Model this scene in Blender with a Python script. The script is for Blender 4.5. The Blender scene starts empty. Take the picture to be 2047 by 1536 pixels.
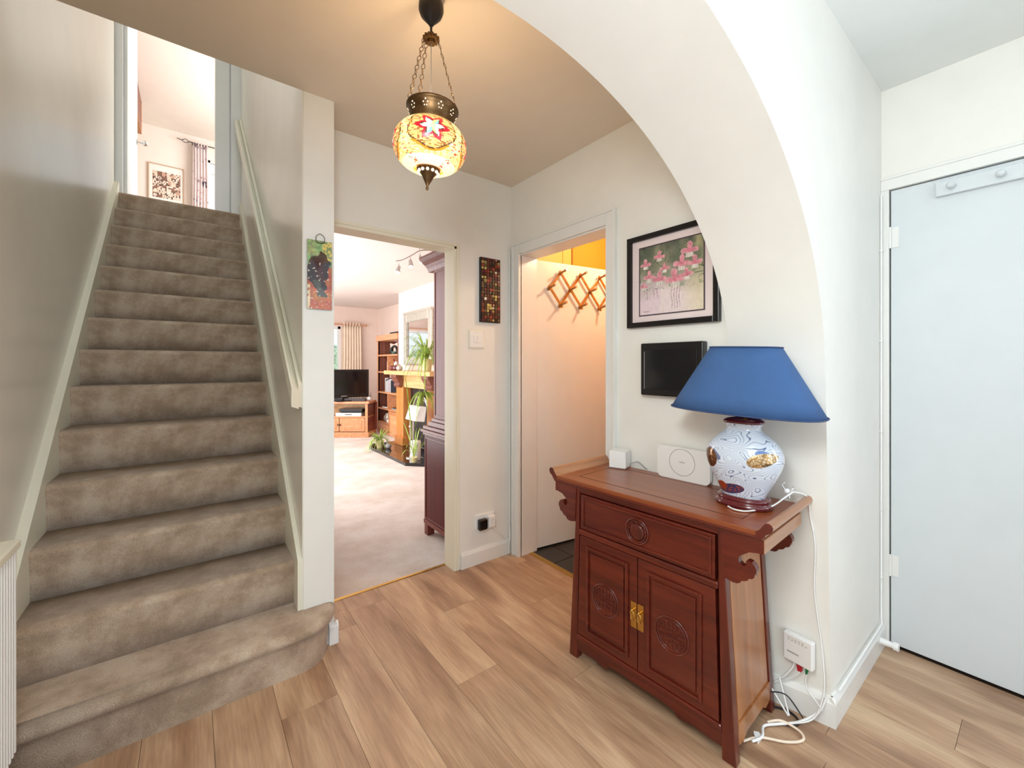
import bpy, math, random
import numpy as np
from mathutils import Vector, Matrix, noise
random.seed(7)
R = math.radians
scene = bpy.context.scene
C = scene.collection

# ---------------- camera ----------------
cam_d = bpy.data.cameras.new('camera'); cam = bpy.data.objects.new('camera', cam_d); C.objects.link(cam)
cam.location = (0, 0, 1.25); cam.rotation_euler = (R(90), 0, -0.6576)
cam_d.sensor_width = 36.0; cam_d.lens = 36.0 * 831.5 / 2047
cam_d.shift_y = -39.5 / 2047; cam_d.clip_start = 0.02; cam_d.clip_end = 200
scene.camera = cam
# ---------------- world ----------------
wd = bpy.data.worlds.new('world'); scene.world = wd; wd.use_nodes = True
wd.node_tree.nodes['Background'].inputs[0].default_value = (0.86, 0.93, 1.0, 1)
wd.node_tree.nodes['Background'].inputs[1].default_value = 1.2
# ---------------- exposure ----------------
scene.view_settings.view_transform = 'Standard'
scene.view_settings.look = 'None'
scene.view_settings.gamma = 1.0
scene.view_settings.use_curve_mapping = False
scene.view_settings.exposure = 0.0
# ---------------- lights ----------------
def area(name, loc, rot, sx, sy, power, col):
    l = bpy.data.lights.new(name, 'AREA'); l.shape = 'RECTANGLE'; l.size = sx; l.size_y = sy
    l.energy = power; l.color = col
    o = bpy.data.objects.new(name, l); C.objects.link(o); o.location = loc; o.rotation_euler = rot; return o
def point(name, loc, power, col, r=.03):
    l = bpy.data.lights.new(name, 'POINT'); l.energy = power; l.color = col; l.shadow_soft_size = r
    o = bpy.data.objects.new(name, l); C.objects.link(o); o.location = loc; return o
area('front_door_daylight', (.7, -2.2, 1.35), (R(90), 0, R(0)), 1.8, 1.9, 14, (.70, .87, 1.0))
point('added_hall_fill', (-.12, .25, 1.86), 51, (.88, .95, 1.0), .2)  # added unseen fill that brightens the hall beyond the arch, no real fitting
area('added_left_wall_fill', (2.43, -.95, 1.45), (R(90), 0, R(103)), .9, 1.7, 22, (.90, .96, 1.0))  # added unseen fill aimed at the left wall, no window known here
area('landing_window_daylight', (-.05, 1.1, 4.0), (R(78), 0, 0), .75, 1.3, 22, (.82, .91, 1.0))
area('added_bedroom_fill', (1.6, 6.6, 4.0), (R(90), 0, R(90)), 2.4, 1.2, 100, (1, .98, .96))  # added fill from the unseen right side, brightens the bedroom back wall
area('added_lounge_fill', (.56, 5.7, 1.3), (R(90), 0, R(-90)), 4.2, 2.0, 122, (.97, .98, 1))  # added unseen fill against the left lounge wall, no patio door known
point('cloakroom_bulb', (2.35, 1.55, 2.2), 20, (1, .82, .55), .05)

# ---------------- materials ----------------
def lin(c):
    return tuple(((v/255)/12.92 if v/255 <= .04045 else ((v/255+.055)/1.055)**2.4) for v in c)
class NT:
    def __init__(s, name):
        s.m = bpy.data.materials.new(name); s.m.use_nodes = True; s.t = s.m.node_tree
        s.b = s.t.nodes['Principled BSDF']
    def n(s, typ, ins=None, **props):
        x = s.t.nodes.new(typ)
        for k, v in props.items(): setattr(x, k, v)
        for k, v in (ins or {}).items():
            if isinstance(v, bpy.types.NodeSocket): s.t.links.new(v, x.inputs[k])
            else: x.inputs[k].default_value = v
        return x
    def link(s, a, b): s.t.links.new(a, b)
    def ramp(s, fac, stops, interp='LINEAR'):
        x = s.t.nodes.new('ShaderNodeValToRGB'); s.link(fac, x.inputs[0]); cr = x.color_ramp; cr.interpolation = interp
        while len(cr.elements) < len(stops): cr.elements.new(.5)
        for e, (p, c) in zip(cr.elements, stops):
            e.position = p; e.color = (*c, 1) if len(c) == 3 else c
        return x.outputs[0]
    def math(s, op, a, b=None, c=None):
        x = s.t.nodes.new('ShaderNodeMath'); x.operation = op
        for i, v in enumerate((a, b, c)):
            if v is None: continue
            if isinstance(v, bpy.types.NodeSocket): s.link(v, x.inputs[i])
            else: x.inputs[i].default_value = v
        return x.outputs[0]
    def mix(s, f, a, b, bt='MIX'):
        x = s.t.nodes.new('ShaderNodeMix'); x.data_type = 'RGBA'; x.blend_type = bt
        for i, v in ((0, f), (6, a), (7, b)):
            if isinstance(v, bpy.types.NodeSocket): s.link(v, x.inputs[i])
            else: x.inputs[i].default_value = v if i == 0 else (*v, 1)
        return x.outputs[2]
    def bump(s, h, strength, dist=.002):
        x = s.n('ShaderNodeBump', {'Height': h, 'Strength': strength, 'Distance': dist}); s.link(x.outputs[0], s.b.inputs['Normal'])
def mat(name, rgb, rough=.5, metal=0, var=.0, scale=8, bump=0, bscale=60, coat=0, spec=.5):
    k = NT(name); c = lin(rgb); b = k.b
    b.inputs['Roughness'].default_value = rough; b.inputs['Metallic'].default_value = metal
    b.inputs['Coat Weight'].default_value = coat; b.inputs['Specular IOR Level'].default_value = spec
    tc = k.n('ShaderNodeTexCoord').outputs['Object']
    nz = k.n('ShaderNodeTexNoise', {'Vector': tc, 'Scale': scale, 'Detail': 3.0}).outputs['Fac']
    v = max(var, .015)
    k.link(k.ramp(nz, [(.3, tuple(x*(1-v) for x in c)), (.7, tuple(min(1, x*(1+v)) for x in c))]), b.inputs['Base Color'])
    if bump:
        nb = k.n('ShaderNodeTexNoise', {'Vector': tc, 'Scale': bscale, 'Detail': 4.0}).outputs['Fac']; k.bump(nb, bump)
    return k.m
def emit(name, rgb, st):
    k = NT(name); k.b.inputs['Base Color'].default_value = (*lin(rgb), 1)
    k.b.inputs['Emission Color'].default_value = (*lin(rgb), 1); k.b.inputs['Emission Strength'].default_value = st; return k.m
def wood(name, dark, mid, light, axis=2, rough=.32, scale=3.0, coat=.2, stretch=14, rnd=False):
    k = NT(name); tc = k.n('ShaderNodeTexCoord').outputs['Object']
    sc = [stretch]*3; sc[axis] = 1.0
    loc = (0, 0, 0)
    mp = k.n('ShaderNodeMapping', {'Vector': tc, 'Scale': sc})
    if rnd:
        oi = k.n('ShaderNodeObjectInfo').outputs['Random']
        cb = k.n('ShaderNodeCombineXYZ', {'X': k.math('MULTIPLY', oi, 37.0), 'Y': k.math('MULTIPLY', oi, 91.0), 'Z': oi})
        k.link(cb.outputs[0], mp.inputs['Location'])
    a = k.n('ShaderNodeTexNoise', {'Vector': mp.outputs[0], 'Scale': scale, 'Detail': 6.0, 'Roughness': .6, 'Distortion': .3}).outputs['Fac']
    col = k.ramp(a, [(.28, lin(dark)), (.5, lin(mid)), (.74, lin(light))])
    k.link(col, k.b.inputs['Base Color'])
    k.b.inputs['Roughness'].default_value = rough; k.b.inputs['Coat Weight'].default_value = coat; k.b.inputs['Coat Roughness'].default_value = .15
    k.bump(a, .02, .001)
    return k.m
def floor_mat():
    k = NT('oak_vinyl_plank'); tc = k.n('ShaderNodeTexCoord').outputs['Object']
    oi = k.n('ShaderNodeObjectInfo').outputs['Random']
    cb = k.n('ShaderNodeCombineXYZ', {'X': k.math('MULTIPLY', oi, 37.0), 'Y': k.math('MULTIPLY', oi, 91.0)})
    m1 = k.n('ShaderNodeMapping', {'Vector': tc, 'Location': cb.outputs[0], 'Scale': (6, 1.0, 1)})
    m2 = k.n('ShaderNodeMapping', {'Vector': tc, 'Location': cb.outputs[0], 'Scale': (60, 3.0, 1)})
    a = k.n('ShaderNodeTexNoise', {'Vector': m1.outputs[0], 'Scale': 1.5, 'Detail': 3.0, 'Roughness': .5, 'Distortion': .6}).outputs['Fac']
    f = k.n('ShaderNodeTexNoise', {'Vector': m2.outputs[0], 'Scale': 2.0, 'Detail': 6.0, 'Roughness': .65}).outputs['Fac']
    col = k.ramp(a, [(.30, lin((150, 114, 88))), (.45, lin((180, 144, 114))), (.6, lin((200, 166, 134))), (.75, lin((216, 186, 152)))])
    fin = k.ramp(f, [(.3, (.74,)*3), (.65, (1.06,)*3)])
    col = k.mix(1.0, col, fin, 'MULTIPLY')
    rv = k.ramp(oi, [(0, (.95, .945, .94)), (1, (1.03, 1.03, 1.02))])
    k.link(k.mix(1.0, col, rv, 'MULTIPLY'), k.b.inputs['Base Color'])
    k.b.inputs['Roughness'].default_value = .34; k.bump(f, .05, .001)
    return k.m
def carpet_mat(name, a, b, c, big=5):
    k = NT(name); tc = k.n('ShaderNodeTexCoord').outputs['Object']
    n1 = k.n('ShaderNodeTexNoise', {'Vector': tc, 'Scale': float(big), 'Detail': 5.0, 'Roughness': .62}).outputs['Fac']
    n2 = k.n('ShaderNodeTexNoise', {'Vector': tc, 'Scale': 420.0, 'Detail': 2.0}).outputs['Fac']
    col = k.ramp(n1, [(.38, lin(a)), (.5, lin(b)), (.62, lin(c))])
    fin = k.ramp(n2, [(.3, (.72,)*3), (.7, (1.18,)*3)])
    k.link(k.mix(1.0, col, fin, 'MULTIPLY'), k.b.inputs['Base Color'])
    k.b.inputs['Roughness'].default_value = .95; k.b.inputs['Specular IOR Level'].default_value = .1
    k.b.inputs['Sheen Weight'].default_value = .25
    k.bump(n2, .7, .004); return k.m
def vcol_mat(name, rough=.4, em=0, coat=0):
    k = NT(name); a = k.n('ShaderNodeVertexColor', layer_name='Col')
    k.link(a.outputs[0], k.b.inputs['Base Color']); k.b.inputs['Roughness'].default_value = rough; k.b.inputs['Coat Weight'].default_value = coat
    if em: k.link(a.outputs[0], k.b.inputs['Emission Color']); k.b.inputs['Emission Strength'].default_value = em
    return k.m
def glass_mat(name):
    k = NT(name); k.b.inputs['Transmission Weight'].default_value = 1; k.b.inputs['Roughness'].default_value = .0
    k.b.inputs['IOR'].default_value = 1.02; k.b.inputs['Base Color'].default_value = (1, 1, 1, 1); return k.m

M = {}
M['paint'] = mat('cream_wall_paint', (234, 232, 225), .55, bump=.12, bscale=25)
M['ceil'] = mat('ceiling_paint', (228, 216, 200), .7, bump=.1, bscale=40)
M['nceil'] = mat('hall_ceiling_paint', (232, 236, 234), .7, bump=.1, bscale=40)
M['satin'] = mat('stair_wall_satin_paint', (234, 229, 216), .27, var=.03, scale=3, bump=.4, bscale=5)
M['gloss'] = mat('white_gloss_woodwork', (230, 230, 226), .28, bump=.05, bscale=30)
M['cream_gloss'] = mat('cream_gloss_woodwork', (232, 228, 208), .35, bump=.05, bscale=30)
M['door'] = mat('white_door_paint', (210, 216, 219), .5, bump=.06, bscale=20)
M['pink'] = mat('pink_wall_paint', (234, 212, 200), .7, bump=.05)
M['bedwall'] = mat('cream_bedroom_paint', (238, 230, 222), .7, bump=.05)
M['lceil'] = mat('lounge_ceiling_paint', (226, 214, 208), .7, bump=.05)
M['ochre'] = mat('ochre_wall_paint', (216, 160, 56), .7, bump=.05)
M['seam'] = mat('floor_underlay', (60, 42, 30), .8)
M['floor'] = floor_mat()
M['carpet'] = carpet_mat('taupe_stair_carpet', (168, 145, 122), (186, 163, 140), (204, 184, 162), 8)
M['lcarpet'] = carpet_mat('beige_lounge_carpet', (212, 196, 184), (222, 208, 198), (230, 220, 212), 3)
M['slate'] = mat('dark_slate', (48, 46, 46), .35, var=.25, scale=6, bump=.2)
M['grout'] = mat('slate_grout', (92, 90, 88), .8)
M['brass'] = mat('polished_brass', (214, 172, 96), .25, metal=1)
M['bronze'] = mat('aged_bronze', (104, 78, 50), .38, metal=.9, var=.3, scale=30)
M['black'] = mat('black_gloss_plastic', (14, 14, 17), .25)
M['blackm'] = mat('black_matt', (22, 20, 22), .5)
M['screen'] = mat('dark_screen_glass', (12, 13, 18), .12)
M['white'] = mat('white_plastic', (238, 238, 236), .35)
M['wmat'] = mat('white_matt_shell', (236, 234, 230), .45)
M['grey'] = mat('grey_detail', (150, 148, 145), .5)
M['steel'] = mat('brushed_steel', (200, 198, 195), .25, metal=1)
M['silver'] = mat('silver_leaf_frame', (190, 184, 172), .4, metal=.5, var=.2, scale=40)
M['mirror'] = mat('mirror_glass', (240, 240, 240), .02, metal=1)
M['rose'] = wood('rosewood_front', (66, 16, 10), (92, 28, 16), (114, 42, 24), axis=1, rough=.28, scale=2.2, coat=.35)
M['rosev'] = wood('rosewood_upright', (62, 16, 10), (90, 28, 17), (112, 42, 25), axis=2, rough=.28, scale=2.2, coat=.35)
M['top'] = wood('rosewood_top_lit', (124, 60, 30), (138, 70, 36), (150, 80, 43), axis=1, rough=.28, scale=2.0, coat=.15)  # same rosewood, with the lit look of the top put into the colour
M['side'] = wood('rosewood_side_lit', (134, 80, 42), (160, 102, 58), (182, 124, 76), axis=2, rough=.3, scale=1.6, coat=.3)  # same rosewood, side lightened in the colour to imitate light falling on it
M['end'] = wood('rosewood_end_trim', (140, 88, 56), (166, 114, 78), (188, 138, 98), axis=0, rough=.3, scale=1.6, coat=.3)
M['red'] = wood('dark_red_lacquered_wood', (64, 8, 12), (84, 13, 18), (100, 22, 24), axis=2, rough=.36, scale=1.5, coat=.05)
M['redup'] = wood('red_brown_upper_panel', (104, 42, 36), (122, 54, 46), (138, 66, 56), axis=2, rough=.3, scale=1.5, coat=.1)
M['redtop'] = wood('red_brown_cabinet_trim', (100, 44, 38), (118, 56, 46), (136, 70, 58), axis=2, rough=.3, scale=1.5, coat=.3)
for q in ('red', 'redup', 'redtop'): M[q].node_tree.nodes['Principled BSDF'].inputs['Specular IOR Level'].default_value = .22
M['oak'] = wood('orange_pine_front', (188, 124, 82), (206, 142, 98), (222, 162, 116), axis=1, rough=.4, scale=2)
M['oakd'] = wood('dark_pine_inside', (96, 50, 38), (118, 66, 50), (138, 84, 64), axis=2, rough=.5, scale=2)
M['pine'] = wood('honey_pine', (196, 146, 92), (214, 168, 112), (228, 186, 132), axis=1, rough=.4, scale=2)
M['pined'] = wood('orange_pine_upright', (176, 102, 42), (196, 124, 58), (212, 146, 78), axis=2, rough=.4, scale=2)
M['peg'] = wood('varnished_peg_wood', (140, 84, 30), (172, 110, 44), (196, 134, 62), axis=0, rough=.35, scale=3)
M['blue'] = mat('blue_lampshade_fabric', (56, 91, 140), .85, var=.04, scale=20, bump=.15, bscale=300)
M['bluet'] = mat('navy_shade_trim', (44, 66, 108), .7)
M['maroon'] = mat('maroon_lacquer', (92, 22, 30), .15, coat=.6)
M['iron'] = mat('black_cast_iron', (42, 38, 38), .4, metal=.3)
M['hearth'] = mat('polished_black_granite', (22, 20, 22), .06, coat=.5)
M['leaf'] = mat('spider_plant_leaf', (150, 176, 76), .5, var=.35, scale=20)
M['leafd'] = mat('hedge_leaf', (190, 214, 180), .6, var=.5, scale=9, bump=.8, bscale=12)
M['pot'] = mat('pale_yellow_pot', (224, 214, 158), .3)
M['cream'] = mat('cream_curtain', (240, 222, 200), .8, var=.05)
M['green'] = mat('green_plug', (30, 120, 70), .4)
M['redp'] = mat('red_plug', (176, 30, 46), .4)
M['vcol'] = vcol_mat('painted_print', .45)
M['vcolg'] = vcol_mat('fused_glass', .12, coat=.5)
M['globe'] = vcol_mat('lit_mosaic_glass', .25, em=.78)
M['mount'] = mat('pale_pink_mount_card', (226, 210, 208), .7)
M['glass'] = glass_mat('window_glass')
M['ledge'] = mat('garden_ground', (120, 150, 90), .9)

# ---------------- mesh helpers ----------------
class MB:
    def __init__(s): s.v = []; s.f = []; s.sm = []
    def add(s, vs, fs, smooth=False, T=None):
        n = len(s.v)
        s.v += [tuple(T @ Vector(p)) if T is not None else tuple(p) for p in vs]
        s.f += [tuple(i+n for i in f) for f in fs]; s.sm += [smooth]*len(fs); return s
    def box(s, x0, x1, y0, y1, z0, z1, T=None):
        v = [(x0, y0, z0), (x1, y0, z0), (x1, y1, z0), (x0, y1, z0), (x0, y0, z1), (x1, y0, z1), (x1, y1, z1), (x0, y1, z1)]
        return s.add(v, [(0, 3, 2, 1), (4, 5, 6, 7), (0, 1, 5, 4), (1, 2, 6, 5), (2, 3, 7, 6), (3, 0, 4, 7)], T=T)
    def hexa(s, v, T=None):
        return s.add(v, [(0, 3, 2, 1), (4, 5, 6, 7), (0, 1, 5, 4), (1, 2, 6, 5), (2, 3, 7, 6), (3, 0, 4, 7)], T=T)
    def prism(s, poly, a0, a1, axis='x', smooth=False, T=None):
        n = len(poly)
        def p(q, a): return {'x': (a, q[0], q[1]), 'y': (q[0], a, q[1]), 'z': (q[0], q[1], a)}[axis]
        v = [p(q, a0) for q in poly] + [p(q, a1) for q in poly]
        s.add(v, [tuple(range(n)), tuple(range(2*n-1, n-1, -1))], False, T)
        s.add(v, [(i, (i+1) % n, (i+1) % n+n, i+n) for i in range(n)], smooth, T); return s
    def tube(s, pts, r, n=8, closed=False, T=None, smooth_path=0):
        P = [Vector(p) for p in pts]
        if smooth_path and len(P) > 2:
            Q = []
            N = len(P); rng = range(N if closed else N-1)
            for i in rng:
                p0 = P[(i-1) % N] if closed or i > 0 else P[i]; p1 = P[i]; p2 = P[(i+1) % N]
                p3 = P[(i+2) % N] if closed or i+2 < N else P[(i+1) % N]
                for k in range(smooth_path):
                    t = k/smooth_path
                    Q.append(.5*((2*p1)+(p2-p0)*t+(2*p0-5*p1+4*p2-p3)*t*t+(3*p1-p0-3*p2+p3)*t**3))
            if not closed: Q.append(P[-1])
            P = Q
        N = len(P); rad = r if isinstance(r, (list, tuple)) else [r]*N
        vs = []; up = None
        for i, p in enumerate(P):
            a = P[(i-1) % N] if (closed or i > 0) else p; b = P[(i+1) % N] if (closed or i < N-1) else p
            t = (b-a).normalized() if (b-a).length > 1e-9 else Vector((0, 0, 1))
            if up is None:
                up = Vector((0, 0, 1)) if abs(t.z) < .9 else Vector((1, 0, 0))
            sd = t.cross(up)
            if sd.length < 1e-6: sd = t.cross(Vector((1, .3, 0)))
            sd.normalize(); up = sd.cross(t).normalized()
            rr = rad[min(i, len(rad)-1)]
            for k in range(n):
                an = 2*math.pi*k/n; vs.append(tuple(p+sd*rr*math.cos(an)+up*rr*math.sin(an)))
        fs = []
        for i in range(N if closed else N-1):
            for k in range(n):
                a = i*n+k; b = i*n+(k+1) % n; c = ((i+1) % N)*n+(k+1) % n; d = ((i+1) % N)*n+k; fs.append((a, b, c, d))
        s.add(vs, fs, True, T)
        if not closed: s.add(vs[:n]+vs[-n:], [tuple(range(n-1, -1, -1)), tuple(range(n, 2*n))], False, T)
        return s
    def lathe(s, prof, n=32, sx=1, sy=1, ex=2.0, T=None, cap=True):
        vs = []
        for r, z in prof:
            for k in range(n):
                a = 2*math.pi*k/n; ca, sa = math.cos(a), math.sin(a)
                if ex != 2.0:
                    ca = math.copysign(abs(ca)**(2/ex), ca); sa = math.copysign(abs(sa)**(2/ex), sa)
                vs.append((r*sx*ca, r*sy*sa, z))
        fs = [(i*n+k, i*n+(k+1) % n, (i+1)*n+(k+1) % n, (i+1)*n+k) for i in range(len(prof)-1) for k in range(n)]
        s.add(vs, fs, True, T)
        if cap:
            if prof[0][0] > 1e-5: s.add(vs[:n], [tuple(range(n-1, -1, -1))], False, T)
            if prof[-1][0] > 1e-5: s.add(vs[-n:], [tuple(range(n))], False, T)
        return s
    def ball(s, c, r, n=12, sz=1, T=None):
        prof = [(r*math.sin(math.pi*i/n), -r*sz*math.cos(math.pi*i/n)) for i in range(n+1)]
        TT = Matrix.Translation(c); TT = T @ TT if T is not None else TT
        return s.lathe(prof, n*2 if n < 12 else 24, T=TT, cap=False)
    def build(s, name, m, parent=None, bevel=0, seg=2, label=None, kind=None, loc=None):
        me = bpy.data.meshes.new(name); me.from_pydata(s.v, [], s.f); me.update()
        me.polygons.foreach_set('use_smooth', s.sm)
        me.materials.append(M[m] if isinstance(m, str) else m)
        o = bpy.data.objects.new(name, me); C.objects.link(o)
        if parent is not None: o.parent = parent
        if loc: o.location = loc
        if bevel:
            b = o.modifiers.new('bevel', 'BEVEL'); b.width = bevel; b.segments = seg; b.limit_method = 'ANGLE'; b.angle_limit = R(35)
        if label: o['label'] = label
        if kind: o['kind'] = kind
        return o
def tag(o, label, cat, group=None, kind=None):
    o['label'] = label; o['category'] = cat
    if group: o['group'] = group
    if kind: o['kind'] = kind
    return o
def thing(name, label, cat, loc=(0, 0, 0), rz=0, group=None, kind=None):
    o = bpy.data.objects.new(name, None); C.objects.link(o); o.location = loc; o.rotation_euler = (0, 0, rz); o.empty_display_size = .1
    return tag(o, label, cat, group, kind)
def box(name, m, x0, x1, y0, y1, z0, z1, parent=None, bevel=0, **k):
    return MB().box(x0, x1, y0, y1, z0, z1).build(name, m, parent, bevel, **k)
def struct(o, label, cat): return tag(o, label, cat, kind='structure')
def painted(name, w, h, nx, ny, fn, m, parent=None, T=None, **k):
    """flat print: grid in local XZ (facing -Y), one colour per cell"""
    vs = [(w*i/nx, 0, h*j/ny) for j in range(ny+1) for i in range(nx+1)]
    if T is not None: vs = [tuple(T @ Vector(p)) for p in vs]
    fs = [(j*(nx+1)+i, j*(nx+1)+i+1, (j+1)*(nx+1)+i+1, (j+1)*(nx+1)+i) for j in range(ny) for i in range(nx)]
    cols = [lin(fn((i+.5)/nx, (j+.5)/ny)) for j in range(ny) for i in range(nx)]
    mb = MB(); mb.add(vs, fs); o = mb.build(name, m, parent, **k); face_cols(o, cols); return o
def face_cols(o, cols):
    me = o.data; at = me.color_attributes.new('Col', 'FLOAT_COLOR', 'CORNER')
    a = np.ones((len(me.loops), 4), np.float32); i = 0
    for p, c in zip(me.polygons, cols):
        n = p.loop_total; a[i:i+n, :3] = c; i += n
    at.data.foreach_set('color', a.ravel())
def nz(x, y, z=0): return noise.noise(Vector((x, y, z)))
def copy_tree(o, parent=None):
    c = o.copy(); C.objects.link(c)
    if parent is not None: c.parent = parent
    for ch in list(o.children): copy_tree(ch, c)
    return c
# ================= SETTING =================
HC = 2.43; NC = 2.475; YA = .465; YB = .78; XR = 1.693; YF = 2.2
WL = -.495; WS = .385
# --- arch wall ---
def jamb_x(z): return 1.70 + .06*(1-max(0, z)/1.2) if z < 1.2 else 1.70
arch = []
for i in range(6): z = 1.2*i/6; arch.append((jamb_x(z), z, XR, z))
for i in range(0, 65):
    t = math.pi*i/64; x = .6+1.097*math.cos(t); z = 1.2+.885*math.sin(t)
    arch.append((min(x, 1.70) if i else 1.70, z, min(x, XR), z))
for i in range(5, -1, -1): z = 1.2*i/6; arch.append((-.497, z, -.497, z))
mb = MB(); n = len(arch); half = n//2
TOPZ = 1.2+.885
vf = [(a[0], YA, a[1]) for a in arch]; vb = [(a[2], YB, a[3]) for a in arch]
mb.add(vf+vb, [(i, i+n, i+1+n, i+1) for i in range(n-1)], True)
for vv, xo, y, flip in ((vf, (2.46, WL-.1), YA, False), (vb, (1.80, WL-.1), YB, True)):
    for i in range(n-1):
        a, b = vv[i], vv[i+1]; X = xo[0] if i < half else xo[1]
        if i < half: q = [a, (X, y, a[2]), (X, y, b[2]), b]
        else: q = [a, b, (X, y, b[2]), (X, y, a[2])]
        mb.add(q, [(0, 1, 2, 3) if not flip else (3, 2, 1, 0)])
mb.add([(WL-.1, YA, TOPZ), (2.46, YA, TOPZ), (2.46, YA, 2.6), (WL-.1, YA, 2.6)], [(0, 1, 2, 3)])
mb.add([(WL-.1, YB, TOPZ), (1.80, YB, TOPZ), (1.80, YB, 2.6), (WL-.1, YB, 2.6)], [(3, 2, 1, 0)])
struct(mb.build('wall_arch', 'paint'), 'white plastered wall with a wide elliptical arch between the two hall areas', 'wall')
# --- right wall R with cloakroom opening y 1.385..2.105, head 1.965 ---
mb = MB(); mb.box(XR, 1.80, YB, 1.385, 0, HC); mb.box(XR, 1.80, 1.385, 2.105, 1.965, HC); mb.box(XR, 1.80, 2.105, YF, 0, HC)
struct(mb.build('wall_right', 'paint'), 'cream wall behind the carved cabinet with the cloakroom doorway in it', 'wall')
# --- far wall F with lounge opening x .51..1.27 head 1.955 ---
mb = MB(); mb.box(.51, 1.27, YF, 2.31, 1.955, HC); mb.box(1.27, 1.80, YF, 2.31, 0, HC)
struct(mb.build('wall_far', 'paint'), 'cream wall with the lounge doorway, light switch and mosaic strip', 'wall')
# --- stair side wall with end column ---
mb = MB(); mb.box(WS, .51, 1.97, 8.85, 0, HC); mb.box(WS, .51, 1.0, 4.8, 2.66, 5.05)
struct(mb.build('wall_stair', 'paint'), 'cream wall beside the stairs ending in a narrow column face', 'wall')
mb = MB(); mb.box(WS-.004, WS, 1.973, 4.7, 0, 5.05)
struct(mb.build('wall_stair_face', 'satin'), 'satin cream wall face along the right of the stairs behind the handrail', 'wall')
struct(box('wall_left', 'satin', WL-.12, WL, -.9, 4.8, 0, 5.05), 'tall satin cream wall on the left of the stairs and radiator', 'wall')
# --- ceilings ---
struct(box('ceiling', 'ceil', WL, 1.8, YB, 1.97, HC, 2.66), 'cream hall ceiling the mosaic lantern hangs from', 'ceiling')
struct(box('ceiling_far', 'ceil', WS, 1.8, 1.97, YF, HC, 2.66), 'strip of hall ceiling over the lounge doorway', 'ceiling')
struct(box('ceiling_near', 'nceil', WL, 2.6, -.9, YA, NC, 2.6), 'cool white entrance hall ceiling in front of the arch', 'ceiling')
struct(box('ceiling_upstairs', 'bedwall', -2.2, 1.8, 1.0, 8.85, 5.05, 5.2), 'white upstairs ceiling over the landing and bedroom', 'ceiling')
struct(box('wall_upstairs_back', 'paint', WL-.1, 1.8, .9, 1.0, 2.66, 5.05), 'upstairs wall above the hall ceiling', 'wall')
# --- near door wall ---
mb = MB(); mb.box(2.46, 2.6, -.9, YA, 2.075, NC); mb.box(2.505, 2.6, -.9, YA, 0, 2.075)
struct(mb.build('wall_near_right', 'paint'), 'cream wall above the flush white door at the right', 'wall')
# --- floor ---
fl = MB().box(WL, 2.6, -3, YF, -.06, -.006).box(.51, 1.27, YF, 2.33, -.06, -.006).box(XR, 1.78, 1.385, 2.105, -.06, -.006).build('floor', 'seam')
struct(fl, 'oak effect plank floor of the hall', 'floor')
def plank(x0, x1, y0, y1):
    g = .0005
    MB().box(-(x1-x0)/2+g, (x1-x0)/2-g, -(y1-y0)/2+g, (y1-y0)/2-g, -.006, 0).build('plank', 'floor', fl, loc=((x0+x1)/2, (y0+y1)/2, 0), bevel=.0004, seg=1)
pw = .19; x0 = .631-pw*6; col = 0
while x0 < 2.46:
    a, b = max(x0, WL), min(x0+pw, 2.46)
    off = [0.0, .47, .93, .22, .71, 1.1][col % 6]; y = -1.5+off-1.22
    while y < 2.35:
        ya, yb = max(y, -.9), y+1.22
        inside = a >= .511 and b <= 1.269
        for xa, xb, ye in ((a, min(b, XR), 2.302 if inside else YF), (max(a, XR), b, YA)):
            if xb-xa > .005:
                e = min(yb, ye)
                if e-ya > .01: plank(xa, xb, ya, e)
        xa, xb = max(a, .512), min(b, 1.268)
        if xb-xa > .005 and yb > YF and not inside:
            s_ = max(YF, ya); e = min(yb, 2.302)
            if e-s_ > .004: plank(xa, xb, s_, e)
        y += 1.22
    x0 += pw; col += 1
plank(XR, 1.76, YA, YB)
for k in range(4): plank(XR, 1.765, 1.387+k*.1795, 1.387+(k+1)*.1795)
box('threshold_strip', 'brass', .512, 1.268, 2.302, 2.322, -.004, .004, bevel=.002); tag(bpy.data.objects['threshold_strip'], 'brass threshold strip between the plank floor and the lounge carpet', 'threshold strip', kind='structure')
o = box('threshold_strip', 'brass', 1.765, 1.80, 1.387, 2.103, -.004, .004, bevel=.002); struct(o, 'brass threshold strip in front of the dark cloakroom tiles', 'threshold strip')
# --- skirting ---
def skirt(name, segs, label, h=.097, t=.016):
    mb = MB()
    for (ax, ay, bx, by) in segs:
        d = Vector((bx-ax, by-ay, 0)); L = d.length; d.normalize(); nn = Vector((d.y, -d.x, 0))
        T = Matrix(((d.x, nn.x, 0, ax), (d.y, nn.y, 0, ay), (0, 0, 1, 0), (0, 0, 0, 1)))
        mb.prism([(0, 0), (t, 0), (t, h*.80), (t*.7, h*.90), (t*.35, h), (0, h)], 0, L, 'x', T=T)
    struct(mb.build(name, 'gloss'), label, 'skirting board')
skirt('baseboard_far', [(1.30, YF, XR-.015, YF)], 'white skirting below the double socket')
skirt('baseboard_column', [(.487, 1.97, .51+.016, 1.97), (.51, 1.956, .51, 2.2)], 'white skirting round the foot of the stair column')
skirt('baseboard_near', [(jamb_x(0)-.016, YA, 2.445, YA)], 'white skirting on the bright wall beside the flush door', h=.10)
skirt('baseboard_right', [(XR, 1.33, XR, YB), (XR, YB, jamb_x(0), YA-.014)], 'white skirting behind the carved cabinet', h=.10)
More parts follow.
